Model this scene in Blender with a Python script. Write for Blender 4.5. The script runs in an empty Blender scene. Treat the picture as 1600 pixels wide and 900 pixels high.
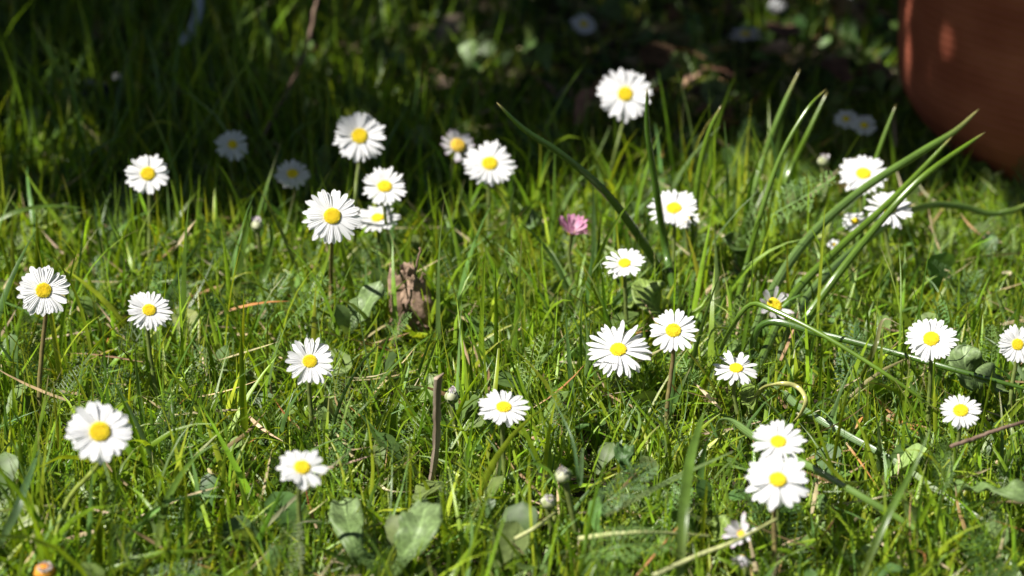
import bpy, math, random
import numpy as np
from mathutils import Vector, Matrix

random.seed(11)
RNG = np.random.default_rng(7)
R = math.radians
PI = math.pi
S = bpy.context.scene
COL = S.collection

# ------------------------------------------------------------------ camera
PITCH, HFOV, CAMZ = R(22.0), R(26.0), 0.326
FPX = 800 / math.tan(HFOV / 2)          # focal length in pixels of the 1600 px wide photograph
cam_data = bpy.data.cameras.new("camera")
cam_data.sensor_width = 36.0
cam_data.lens = 18.0 / math.tan(HFOV / 2)
cam_data.clip_start = 0.02
cam_data.clip_end = 500.0
cam_data.dof.use_dof = True
cam_data.dof.focus_distance = 0.728
cam_data.dof.aperture_fstop = 10.0
cam_data.dof.aperture_blades = 7
cam = bpy.data.objects.new("camera", cam_data)
cam.location = (0, 0, CAMZ)
cam.rotation_euler = (PI / 2 - PITCH, 0, 0)
COL.objects.link(cam)
S.camera = cam

# ------------------------------------------------------------------ world, sun, exposure
SUN = Vector((-0.60, -0.26, 0.76)).normalized()      # towards the sun
world = bpy.data.worlds.new("World")
S.world = world
world.use_nodes = True
wn = world.node_tree
bg = wn.nodes["Background"]
sky = wn.nodes.new("ShaderNodeTexSky")
sky.sky_type = 'NISHITA'
sky.sun_disc = False
sky.sun_elevation = math.asin(SUN.z)
sky.sun_rotation = math.atan2(SUN.x, SUN.y)
wn.links.new(sky.outputs[0], bg.inputs[0])
bg.inputs[1].default_value = 0.030
sl = bpy.data.lights.new("sun", 'SUN')
sl.energy = 5.0
sl.angle = R(0.55)
sl.color = (1.0, 0.955, 0.88)
so = bpy.data.objects.new("sun", sl)
so.rotation_euler = SUN.to_track_quat('Z', 'Y').to_euler()
so.location = (-2, -1, 3)
COL.objects.link(so)
S.view_settings.view_transform = 'Standard'
S.view_settings.look = 'None'
S.view_settings.gamma = 1.0
S.view_settings.exposure = 1.0
S.cycles.max_bounces = 7
S.cycles.transparent_max_bounces = 8
S.cycles.sample_clamp_indirect = 6.0

# ------------------------------------------------------------------ geometry of the view: pixels of the photo -> points of the place
CF = np.array([0, math.cos(PITCH), -math.sin(PITCH)])
CU = np.array([0, math.sin(PITCH), math.cos(PITCH)])
CR = np.array([1.0, 0, 0])
C0 = np.array([0, 0, CAMZ])

def ray(px, py):
    return CF + (px - 800) / FPX * CR + (450 - py) / FPX * CU

def at(px, py, q):
    """point seen at a pixel: q > 0.3 is its distance y, q <= 0.3 its height z above the ground"""
    d = ray(px, py)
    t = q / d[1] if q > 0.3 else (q - CAMZ) / d[2]
    return C0 + d * t

def project(p):
    v = np.asarray(p) - C0
    dep = v @ CF
    return 800 + (v @ CR) / dep * FPX, 450 - (v @ CU) / dep * FPX, dep

# ------------------------------------------------------------------ materials
def mat(name):
    m = bpy.data.materials.new(name)
    m.use_nodes = True
    nt = m.node_tree
    nt.nodes.clear()
    out = nt.nodes.new("ShaderNodeOutputMaterial")
    return m, nt, out

def N(nt, kind, **kw):
    n = nt.nodes.new(kind)
    for k, v in kw.items():
        setattr(n, k, v)
    return n

def ramp(nt, stops):
    r = N(nt, "ShaderNodeValToRGB")
    e = r.color_ramp.elements
    while len(e) < len(stops):
        e.new(0.5)
    for el, (p, c) in zip(e, stops):
        el.position = p
        el.color = (*c, 1)
    return r

def foliage_mat(name, color=None, rough=0.42, trans=0.42, noise=0.35, nscale=220, spec=0.5, tint=(1.35, 1.25, 0.55), obj_noise=True, stripes=0.0, bump=0.15, coat=0.0, veins=False):
    """leaf tissue: colour from the vertex attribute 'tone' or a fixed one, mottled, glossy on top and letting light through"""
    m, nt, out = mat(name)
    if color is None:
        a = N(nt, "ShaderNodeAttribute", attribute_name="tone")
        csock = a.outputs["Color"]
    else:
        a = N(nt, "ShaderNodeRGB")
        a.outputs[0].default_value = (*color, 1)
        csock = a.outputs[0]
    tc = N(nt, "ShaderNodeTexCoord")
    nz = N(nt, "ShaderNodeTexNoise")
    nz.inputs["Scale"].default_value = nscale
    nz.inputs["Detail"].default_value = 3
    nt.links.new(tc.outputs["Object"], nz.inputs["Vector"])
    mr = N(nt, "ShaderNodeMapRange")
    mr.inputs[1].default_value = 0.3
    mr.inputs[2].default_value = 0.7
    mr.inputs[3].default_value = 1 - noise
    mr.inputs[4].default_value = 1 + noise
    nt.links.new(nz.outputs[0], mr.inputs[0])
    mul = N(nt, "ShaderNodeVectorMath", operation='SCALE')
    nt.links.new(csock, mul.inputs[0])
    nt.links.new(mr.outputs[0], mul.inputs["Scale"])
    c2 = mul.outputs[0]
    height = nz.outputs[0]
    if stripes > 0:
        uv = N(nt, "ShaderNodeAttribute", attribute_name="across")
        sn = N(nt, "ShaderNodeMath", operation='SINE')
        mm = N(nt, "ShaderNodeMath", operation='MULTIPLY')
        mm.inputs[1].default_value = 34.0
        nt.links.new(uv.outputs["Fac"], mm.inputs[0])
        nt.links.new(mm.outputs[0], sn.inputs[0])
        mr2 = N(nt, "ShaderNodeMapRange")
        mr2.inputs[1].default_value = -1
        mr2.inputs[2].default_value = 1
        mr2.inputs[3].default_value = 1 - stripes
        mr2.inputs[4].default_value = 1 + stripes
        nt.links.new(sn.outputs[0], mr2.inputs[0])
        mul2 = N(nt, "ShaderNodeVectorMath", operation='SCALE')
        nt.links.new(c2, mul2.inputs[0])
        nt.links.new(mr2.outputs[0], mul2.inputs["Scale"])
        c2 = mul2.outputs[0]
        height = sn.outputs[0]
    if veins:
        ax = N(nt, "ShaderNodeAttribute", attribute_name="across")
        ay = N(nt, "ShaderNodeAttribute", attribute_name="along")
        def mth(op, a_, b_=None):
            q = N(nt, "ShaderNodeMath", operation=op)
            for i_, v_ in enumerate((a_, b_)):
                if v_ is None: continue
                if isinstance(v_, (int, float)): q.inputs[i_].default_value = v_
                else: nt.links.new(v_, q.inputs[i_])
            return q.outputs[0]
        off = mth('ABSOLUTE', mth('SUBTRACT', ax.outputs["Fac"], 0.5))
        side = mth('POWER', mth('ABSOLUTE', mth('SINE', mth('SUBTRACT', mth('MULTIPLY', ay.outputs["Fac"], 17.0), mth('MULTIPLY', off, 9.0)))), 14.0)
        midr = mth('LESS_THAN', off, 0.035)
        vv = mth('MAXIMUM', mth('MULTIPLY', side, 0.45), midr)
        mulv = N(nt, "ShaderNodeVectorMath", operation='SCALE')
        nt.links.new(c2, mulv.inputs[0])
        nt.links.new(mth('ADD', mth('MULTIPLY', vv, 0.45), 0.9), mulv.inputs["Scale"])
        c2 = mulv.outputs[0]
        height = mth('SUBTRACT', mth('MULTIPLY', height, 0.8), vv)
    p = N(nt, "ShaderNodeBsdfPrincipled")
    nt.links.new(c2, p.inputs["Base Color"])
    p.inputs["Roughness"].default_value = rough
    p.inputs["Specular IOR Level"].default_value = spec
    p.inputs["Coat Weight"].default_value = coat
    p.inputs["Coat Roughness"].default_value = 0.25
    if bump > 0:
        b = N(nt, "ShaderNodeBump")
        b.inputs["Strength"].default_value = bump
        b.inputs["Distance"].default_value = 0.0003
        nt.links.new(height, b.inputs["Height"])
        nt.links.new(b.outputs[0], p.inputs["Normal"])
    if trans > 0:
        tr = N(nt, "ShaderNodeBsdfTranslucent")
        tm = N(nt, "ShaderNodeVectorMath", operation='MULTIPLY')
        tm.inputs[1].default_value = tint
        nt.links.new(c2, tm.inputs[0])
        nt.links.new(tm.outputs[0], tr.inputs[0])
        mx = N(nt, "ShaderNodeMixShader")
        mx.inputs[0].default_value = trans
        nt.links.new(p.outputs[0], mx.inputs[1])
        nt.links.new(tr.outputs[0], mx.inputs[2])
        nt.links.new(mx.outputs[0], out.inputs[0])
    else:
        nt.links.new(p.outputs[0], out.inputs[0])
    return m

M = {}
M['grass'] = foliage_mat('grass_blade_tissue', trans=0.44, rough=0.34, nscale=160, noise=0.3, stripes=0.10, spec=0.55)
M['straw'] = foliage_mat('dry_straw', trans=0.2, rough=0.7, nscale=260, noise=0.35, tint=(1, 0.95, 0.8), stripes=0.15, spec=0.3)
M['cover'] = foliage_mat('low_leaf_tissue', trans=0.30, rough=0.5, nscale=300, noise=0.3, spec=0.4)
M['chive'] = foliage_mat('hollow_leaf_skin', trans=0.10, rough=0.24, nscale=120, noise=0.16, spec=0.6, stripes=0.10, bump=0.2, coat=0.6)
M['stem'] = foliage_mat('flower_stalk_skin', trans=0.08, rough=0.55, nscale=500, noise=0.3)
M['calyx'] = foliage_mat('green_bracts', color=(0.07, 0.13, 0.02), trans=0.15, rough=0.6, nscale=900)
M['canopy'] = foliage_mat('shrub_leaf_tissue', color=(0.045, 0.08, 0.018), trans=0.05, rough=0.5, nscale=40)
M['litter'] = foliage_mat('dead_leaf_tissue', trans=0.12, rough=0.8, nscale=180, noise=0.4, tint=(1, 0.8, 0.5), spec=0.2)

def petal_mat(name, inner, tip, tip_from=0.75, under=None):
    m, nt, out = mat(name)
    al = N(nt, "ShaderNodeAttribute", attribute_name="along")
    rp = ramp(nt, [(0.0, tuple(c * 0.97 for c in inner)), (tip_from, inner), (1.0, tip)])
    nt.links.new(al.outputs["Fac"], rp.inputs[0])
    ac = N(nt, "ShaderNodeAttribute", attribute_name="across")
    sn = N(nt, "ShaderNodeMath", operation='SINE')
    mm = N(nt, "ShaderNodeMath", operation='MULTIPLY')
    mm.inputs[1].default_value = 18.0
    nt.links.new(ac.outputs["Fac"], mm.inputs[0])
    nt.links.new(mm.outputs[0], sn.inputs[0])
    b = N(nt, "ShaderNodeBump")
    b.inputs["Strength"].default_value = 0.5
    b.inputs["Distance"].default_value = 0.00025
    nt.links.new(sn.outputs[0], b.inputs["Height"])
    p = N(nt, "ShaderNodeBsdfPrincipled")
    nt.links.new(rp.outputs[0], p.inputs["Base Color"])
    p.inputs["Roughness"].default_value = 0.55
    p.inputs["Specular IOR Level"].default_value = 0.3
    nt.links.new(b.outputs[0], p.inputs["Normal"])
    tr = N(nt, "ShaderNodeBsdfTranslucent")
    nt.links.new(rp.outputs[0], tr.inputs[0])
    mx = N(nt, "ShaderNodeMixShader")
    mx.inputs[0].default_value = 0.36
    nt.links.new(p.outputs[0], mx.inputs[1])
    nt.links.new(tr.outputs[0], mx.inputs[2])
    nt.links.new(mx.outputs[0], out.inputs[0])
    return m

M['petal'] = petal_mat('white_petal', (0.84, 0.84, 0.86), (0.82, 0.815, 0.845))
M['petal_blush'] = petal_mat('blush_tipped_petal', (0.78, 0.77, 0.80), (0.66, 0.50, 0.60), 0.72)
M['petal_pink'] = petal_mat('pink_petal', (0.74, 0.52, 0.63), (0.62, 0.24, 0.43), 0.35)

def simple(name, c1, c2, scale, rough=0.8, bump=0.4, dist=0.001, detail=6, spec=0.3, stretch=None, lo=0.35, hi=0.65):
    m, nt, out = mat(name)
    tc = N(nt, "ShaderNodeTexCoord")
    mp = N(nt, "ShaderNodeMapping")
    if stretch:
        mp.inputs["Scale"].default_value = stretch
    nt.links.new(tc.outputs["Object"], mp.inputs[0])
    nz = N(nt, "ShaderNodeTexNoise")
    nz.inputs["Scale"].default_value = scale
    nz.inputs["Detail"].default_value = detail
    nt.links.new(mp.outputs[0], nz.inputs["Vector"])
    rp = ramp(nt, [(lo, c1), (hi, c2)])
    nt.links.new(nz.outputs[0], rp.inputs[0])
    p = N(nt, "ShaderNodeBsdfPrincipled")
    nt.links.new(rp.outputs[0], p.inputs["Base Color"])
    p.inputs["Roughness"].default_value = rough
    p.inputs["Specular IOR Level"].default_value = spec
    b = N(nt, "ShaderNodeBump")
    b.inputs["Strength"].default_value = bump
    b.inputs["Distance"].default_value = dist
    nt.links.new(nz.outputs[0], b.inputs["Height"])
    nt.links.new(b.outputs[0], p.inputs["Normal"])
    nt.links.new(p.outputs[0], out.inputs[0])
    return m

M['soil'] = simple('damp_soil', (0.020, 0.014, 0.008), (0.055, 0.042, 0.022), 90, 0.95, 0.8, 0.004)
M['disc'] = simple('yellow_florets', (0.84, 0.65, 0.014), (0.92, 0.80, 0.05), 700, 0.6, 0.2, 0.0002, lo=0.3, hi=0.7)
M['disc_pale'] = simple('pale_yellow_florets', (0.80, 0.55, 0.05), (0.88, 0.68, 0.12), 700, 0.6, 0.2, 0.0002)
M['disc_old'] = simple('orange_florets', (0.42, 0.16, 0.015), (0.62, 0.30, 0.03), 700, 0.7, 0.2, 0.0002)
M['disc_base'] = simple('floret_gaps', (0.50, 0.32, 0.01), (0.64, 0.44, 0.01), 500, 0.8, 0.2, 0.0002)
M['terracotta'] = simple('terracotta', (0.24, 0.058, 0.030), (0.34, 0.098, 0.054), 30, 0.8, 0.35, 0.0008, stretch=(1, 1, 1.6))
M['bark'] = simple('twig_bark', (0.09, 0.055, 0.038), (0.21, 0.145, 0.105), 300, 0.85, 0.6, 0.0006, stretch=(1, 1, 0.3))
M['trunk'] = simple('shrub_bark', (0.06, 0.045, 0.03), (0.14, 0.11, 0.08), 40, 0.9, 0.8, 0.004)
M['wood'] = simple('weathered_wood', (0.18, 0.13, 0.09), (0.40, 0.32, 0.25), 520, 0.85, 0.7, 0.0004, stretch=(1, 1, 0.06))
M['deadleaf'] = simple('crumpled_brown_leaf', (0.11, 0.07, 0.048), (0.33, 0.225, 0.16), 260, 0.8, 0.9, 0.0008, lo=0.3, hi=0.68, stretch=(1, 1, 1.6))
M['stone'] = simple('pale_stone', (0.25, 0.26, 0.27), (0.42, 0.42, 0.41), 60, 0.8, 0.4)
M['darkstone'] = simple('dark_blue_stone', (0.012, 0.018, 0.026), (0.035, 0.045, 0.06), 50, 0.7, 0.5)
M['stake'] = simple('pale_plastic', (0.38, 0.42, 0.50), (0.45, 0.48, 0.55), 30, 0.5, 0.05)
M['budhead'] = simple('closed_bud', (0.16, 0.20, 0.06), (0.50, 0.50, 0.36), 420, 0.6, 0.4, 0.0004, stretch=(1, 1, 0.3))

# ------------------------------------------------------------------ object helpers
def np_mesh(name, V, F, material=None, tone=None, attrs=None, smooth=True):
    """mesh from arrays; F is an (n,4) or (n,3) int array or list of polygons"""
    me = bpy.data.meshes.new(name)
    if isinstance(F, np.ndarray):
        n, k = F.shape
        me.vertices.add(len(V))
        me.vertices.foreach_set("co", np.ascontiguousarray(V, dtype=np.float32).ravel())
        me.loops.add(n * k)
        me.loops.foreach_set("vertex_index", F.astype(np.int32).ravel())
        me.polygons.add(n)
        me.polygons.foreach_set("loop_start", np.arange(0, n * k, k, dtype=np.int32))
        me.update(calc_edges=True)
    else:
        me.from_pydata([tuple(v) for v in V], [], F)
    if smooth:
        me.polygons.foreach_set("use_smooth", np.ones(len(me.polygons), dtype=bool))
    if tone is not None:
        c = np.ones((len(V), 4), dtype=np.float32)
        c[:, :3] = tone
        at_ = me.attributes.new("tone", 'FLOAT_COLOR', 'POINT')
        at_.data.foreach_set("color", c.ravel())
    for k_, a in (attrs or {}).items():
        x = me.attributes.new(k_, 'FLOAT', 'POINT')
        x.data.foreach_set("value", np.ascontiguousarray(a, dtype=np.float32).ravel())
    if material:
        me.materials.append(material)
    return me

def link(name, me, parent=None):
    o = bpy.data.objects.new(name, me)
    COL.objects.link(o)
    if parent is not None:
        o.parent = parent
    return o

def tag(o, label=None, cat=None, group=None, kind=None):
    for k, v in (('label', label), ('category', cat), ('group', group), ('kind', kind)):
        if v:
            o[k] = v
    return o

def empty(name, loc, label, cat, group=None):
    o = bpy.data.objects.new(name, None)
    o.empty_display_size = 0.01
    o.location = tuple(loc)
    COL.objects.link(o)
    return tag(o, label, cat, group)

def spline(pts, n):
    """Catmull-Rom through the points, n samples evenly spread"""
    P = np.array(pts, float)
    if len(P) == 2:
        t = np.linspace(0, 1, n)[:, None]
        return P[0] * (1 - t) + P[1] * t
    Q = np.vstack([2 * P[0] - P[1], P, 2 * P[-1] - P[-2]])
    out = []
    m = 12
    for i in range(1, len(Q) - 2):
        p0, p1, p2, p3 = Q[i - 1:i + 3]
        for j in range(m):
            t = j / m
            out.append(0.5 * ((2 * p1) + (-p0 + p2) * t + (2 * p0 - 5 * p1 + 4 * p2 - p3) * t * t + (-p0 + 3 * p1 - 3 * p2 + p3) * t ** 3))
    out.append(Q[-2])
    out = np.array(out)
    d = np.r_[0, np.cumsum(np.linalg.norm(np.diff(out, axis=0), axis=1))]
    s = np.linspace(0, d[-1], n)
    return np.stack([np.interp(s, d, out[:, k]) for k in range(3)], 1)

def frames(C, up=(0, 0, 1)):
    T = np.gradient(C, axis=0)
    T /= np.linalg.norm(T, axis=1)[:, None] + 1e-12
    up = np.array(up, float)
    A = np.cross(T, up)
    bad = np.linalg.norm(A, axis=1) < 1e-3
    A[bad] = np.cross(T[bad], (1, 0, 0.1))
    A /= np.linalg.norm(A, axis=1)[:, None]
    for i in range(1, len(A)):
        if A[i] @ A[i - 1] < 0:
            A[i] = -A[i]
    B = np.cross(A, T)
    return T, A, B

def tube_arrays(pts, rad, n=24, k=8, wob=0.0, flat=1.0, up=(0.2, -1, 0.1)):
    C = spline(pts, n)
    if wob:
        C = C + RNG.normal(0, wob, C.shape)
    T, A, B = frames(C, up)
    s = np.linspace(0, 1, n)
    r = np.array([rad(x) for x in s])
    V, ac, al = [], [], []
    for i in range(n):
        for j in range(k):
            a = 2 * PI * j / k
            V.append(C[i] + r[i] * (math.cos(a) * A[i] + flat * math.sin(a) * B[i]))
            ac.append(abs(j / k - 0.5) * 2)
            al.append(s[i])
    F = [(i * k + j, i * k + (j + 1) % k, (i + 1) * k + (j + 1) % k, (i + 1) * k + j) for i in range(n - 1) for j in range(k)]
    V.append(C[0]); V.append(C[-1])
    ac += [0, 0]; al += [0, 1]
    c0, c1 = len(V) - 2, len(V) - 1
    F += [(c0, (j + 1) % k, j) for j in range(k)] + [(c1, (n - 1) * k + j, (n - 1) * k + (j + 1) % k) for j in range(k)]
    return np.array(V), F, np.array(ac), np.array(al)

def grad_tone(al, stops):
    xs = [s[0] for s in stops]
    return np.stack([np.interp(al, xs, [s[1][k] for s in stops]) for k in range(3)], 1)

def tube(name, pts, rad, material, tone=None, parent=None, origin=(0, 0, 0), **kw):
    V, F, ac, al = tube_arrays(pts, rad, **kw)
    V = V - np.array(origin)
    t = None
    if tone is not None:
        t = grad_tone(al, tone) if isinstance(tone, list) else np.tile(tone, (len(V), 1))
    return link(name, np_mesh(name, V, F, material, t, {'across': ac, 'along': al}), parent)

def ribbon_arrays(pts, wfun, n=28, m=5, fold=0.25, normal=(0, 0, 1), ruffle=0.0, twist=0.0, cup=0.0, seed=0):
    C = spline(pts, n)
    T, A, B = frames(C, normal)
    rs = np.random.default_rng(seed)
    ph = rs.uniform(0, 6.28, 4)
    V, ac, al = [], [], []
    for i in range(n):
        s = i / (n - 1)
        w = wfun(s)
        tw = twist * (s - 0.3)
        a = math.cos(tw) * A[i] + math.sin(tw) * B[i]
        b = -math.sin(tw) * A[i] + math.cos(tw) * B[i]
        for j in range(m):
            u = -1 + 2 * j / (m - 1)
            z = fold * w * abs(u) + cup * w * u * u + ruffle * u * u * math.sin(s * 22 + ph[0] + (2 if u > 0 else 0)) + ruffle * 0.6 * math.sin(s * 9 + ph[1] + u * 2)
            V.append(C[i] + a * w * u + b * z)
            ac.append(u * 0.5 + 0.5)
            al.append(s)
    F = [(i * m + j, i * m + j + 1, (i + 1) * m + j + 1, (i + 1) * m + j) for i in range(n - 1) for j in range(m - 1)]
    return np.array(V), np.array(F), np.array(ac), np.array(al)

def ribbon(name, pts, wfun, material, tone, parent=None, origin=(0, 0, 0), thick=0.0, **kw):
    V, F, ac, al = ribbon_arrays(pts, wfun, **kw)
    V = V - np.array(origin)
    t = grad_tone(al, tone) if isinstance(tone, list) else np.tile(tone, (len(V), 1))
    o = link(name, np_mesh(name, V, F, material, t, {'across': ac, 'along': al}), parent)
    if thick:
        md = o.modifiers.new("thickness", 'SOLIDIFY')
        md.thickness = thick
        md.offset = 0
    return o

def blade_w(w, k=2.2):
    return lambda s: max(w * (0.65 + 0.35 * min(1, s / 0.25)) * (1 - s ** k) ** 0.8, w * 0.02)

# ------------------------------------------------------------------ ground
g = 60.0
ys = np.array([-g, -2, 0, 0.4, 0.8, 1.2, 2, g])
gm = np_mesh('ground', [(x, y, 0) for y in ys for x in (-g, -1, -0.3, 0.3, 1, g)],
             [(r * 6 + c, r * 6 + c + 1, (r + 1) * 6 + c + 1, (r + 1) * 6 + c) for r in range(7) for c in range(5)], M['soil'])
tag(link('ground', gm), kind='structure')

# ------------------------------------------------------------------ terracotta pot
POT = np.array([0.2995, 0.965])
def lathe(name, prof, seg, material, parent, groove=None):
    V, F = [], []
    for r, z in prof:
        for j in range(seg):
            a = 2 * PI * j / seg
            V.append((r * math.cos(a), r * math.sin(a), z))
    n = len(prof)
    for i in range(n - 1):
        for j in range(seg):
            F.append((i * seg + j, i * seg + (j + 1) % seg, (i + 1) * seg + (j + 1) % seg, (i + 1) * seg + j))
    return link(name, np_mesh(name, V, F, material), parent)

pot = empty('flower_pot', (POT[0], POT[1], 0), 'large red terracotta pot with rounded base in the dappled shade', 'flower pot')
def pot_r(z):
    pts = [(0, 0.090), (0.006, 0.098), (0.013, 0.107), (0.022, 0.1155), (0.030, 0.1205), (0.038, 0.1232), (0.048, 0.1243), (0.07, 0.1248), (0.15, 0.125), (0.19, 0.1215)]
    return float(np.interp(z, [p[0] for p in pts], [p[1] for p in pts]))
prof = [(0.001, 0.0), (0.04, 0.0)]
zz = 0.0
while zz <= 0.19:
    prof.append((pot_r(zz) + 0.00012 * math.sin(zz * 2 * PI / 0.0035), zz))
    zz += 0.00044
lathe('pot_wall', prof, 96, M['terracotta'], pot)
lathe('rim', [(0.1185, 0.1885), (0.130, 0.1885), (0.132, 0.191), (0.132, 0.215), (0.130, 0.218), (0.119, 0.218), (0.117, 0.215), (0.112, 0.19), (0.112, 0.17)], 96, M['terracotta'], pot)
lathe('potting_soil', [(0.001, 0.201), (0.05, 0.2), (0.113, 0.197)], 48, M['soil'], pot)

# ------------------------------------------------------------------ protected sight lines (things the grass must leave free)
HEADS = []      # px, py, rx, ry, depth

# ------------------------------------------------------------------ daisies
def petal_mesh(name, material, seed, blunt=0.2, curl=0.12):
    rs = np.random.default_rng(seed)
    n, m = 10, 5
    V, ac, al = [], [], []
    c1 = curl * rs.uniform(-0.6, 1.4)
    side = rs.uniform(-0.06, 0.06)
    groove = rs.uniform(0.05, 0.2)
    notch = rs.uniform(0, 0.035)
    for i in range(n):
        s = (i / (n - 1)) ** 0.85
        w = 0.42 + 0.58 * min(1, s / 0.62) ** 0.8
        if s > 1 - blunt:
            q = (s - 1 + blunt) / blunt
            w *= math.sqrt(max(0.02, 1 - q ** 2.2))
        for j in range(m):
            u = -1 + 2 * j / (m - 1)
            x = s - (notch * (1 - abs(u)) if i == n - 1 else 0)
            V.append((x, 0.5 * u * w + side * s * s * 3, -c1 * s * s + groove * 0.1 * (abs(u) ** 2) * w))
            ac.append(u * 0.5 + 0.5); al.append(s)
    F = np.array([(i * m + j, (i + 1) * m + j, (i + 1) * m + j + 1, i * m + j + 1) for i in range(n - 1) for j in range(m - 1)])
    return np_mesh(name, np.array(V), F, material, None, {'across': ac, 'along': al})

PETALS = {k: [petal_mesh('petal', M[k], 100 + i, blunt=random.uniform(0.24, 0.42)) for i in range(9)] for k in ('petal', 'petal_blush', 'petal_pink')}

def ico():
    t = (1 + 5 ** 0.5) / 2
    v = np.array([(-1, t, 0), (1, t, 0), (-1, -t, 0), (1, -t, 0), (0, -1, t), (0, 1, t), (0, -1, -t), (0, 1, -t), (t, 0, -1), (t, 0, 1), (-t, 0, -1), (-t, 0, 1)], float)
    v /= np.linalg.norm(v[0])
    f = np.array([(0, 11, 5), (0, 5, 1), (0, 1, 7), (0, 7, 10), (0, 10, 11), (1, 5, 9), (5, 11, 4), (11, 10, 2), (10, 7, 6), (7, 1, 8), (3, 9, 4), (3, 4, 2), (3, 2, 6), (3, 6, 8), (3, 8, 9), (4, 9, 5), (2, 4, 11), (6, 2, 10), (8, 6, 7), (9, 8, 1)])
    return v, f

def disc_mesh(material, seed, n=150, dome=0.42):
    rs = np.random.default_rng(seed)
    V, F = [], []
    rings, seg = 6, 20
    for i in range(rings):
        a = (i / (rings - 1)) * PI / 2
        for j in range(seg):
            b = 2 * PI * j / seg
            V.append((0.96 * math.sin(a) * math.cos(b), 0.96 * math.sin(a) * math.sin(b), dome * 0.9 * math.cos(a)))
    for i in range(rings - 1):
        for j in range(seg):
            F.append((i * seg + j, (i + 1) * seg + j, (i + 1) * seg + (j + 1) % seg, i * seg + (j + 1) % seg))
    iv, if_ = ico()
    for q in range(n):
        rr = math.sqrt((q + 0.5) / n) * 0.99
        a = q * 2.39996
        z = dome * math.sqrt(max(0, 1 - rr * rr))
        sz = 0.072 * rs.uniform(0.8, 1.15) * (0.75 + 0.35 * rr)
        c = np.array([rr * math.cos(a), rr * math.sin(a), z * (0.93 if rr < 0.35 else 1.0) + (0.03 if rr > 0.5 else 0)])
        b0 = len(V)
        V += [tuple(c + iv[k] * sz * np.array([1, 1, 1.7])) for k in range(12)]
        F += [tuple(b0 + x for x in f) for f in if_]
    me = np_mesh('disc', V, F, material)
    me.materials.append(M['disc_base'])
    for i in range((rings - 1) * seg):
        me.polygons[i].material_index = 1
    return me

DISCS = {k: [disc_mesh(M[k], i + 3) for i in range(2)] for k in ('disc', 'disc_pale', 'disc_old')}

def calyx_mesh():
    V, F = [], []
    seg = 26
    for i, (r, z) in enumerate([(0.22, -0.62), (0.6, -0.5), (0.92, -0.2), (1.12, 0.02)]):
        for j in range(seg):
            a = 2 * PI * j / seg
            rr = r * (1 + (0.1 if j % 2 else -0.08) * (i == 3))
            V.append((rr * math.cos(a), rr * math.sin(a), z + (0.12 if (i == 3 and j % 2) else 0)))
    for i in range(3):
        for j in range(seg):
            F.append((i * seg + j, i * seg + (j + 1) % seg, (i + 1) * seg + (j + 1) % seg, (i + 1) * seg + j))
    return np_mesh('calyx', V, F, M['calyx'])
CALYX = calyx_mesh()

STEM_T = {'g': [(0, (0.16, 0.19, 0.05)), (0.5, (0.12, 0.16, 0.035)), (1, (0.10, 0.12, 0.03))],
          'r': [(0, (0.17, 0.17, 0.06)), (0.5, (0.15, 0.12, 0.04)), (1, (0.13, 0.085, 0.04))],
          'w': [(0, (0.50, 0.52, 0.28)), (0.45, (0.42, 0.44, 0.20)), (0.62, (0.20, 0.23, 0.07)), (1, (0.14, 0.13, 0.04))],
          'y': [(0, (0.20, 0.26, 0.04)), (1, (0.20, 0.24, 0.035))]}

def head_frame(pos, aspect, side, face=0.0):
    """flower axis: from facing the viewer, tipped up so its disc looks h/w = aspect, turned by side degrees"""
    v = (Vector(C0) - Vector(pos)).normalized()
    tip = math.acos(max(0.05, min(1, aspect)))
    right = Vector((1, 0, 0))
    upv = right.cross(v) * -1
    if upv.z < 0:
        upv = -upv
    nrm = (v * math.cos(tip) + upv * math.sin(tip)).normalized()
    nrm = (Matrix.Rotation(R(side), 3, v) @ nrm).normalized()
    return nrm

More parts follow.
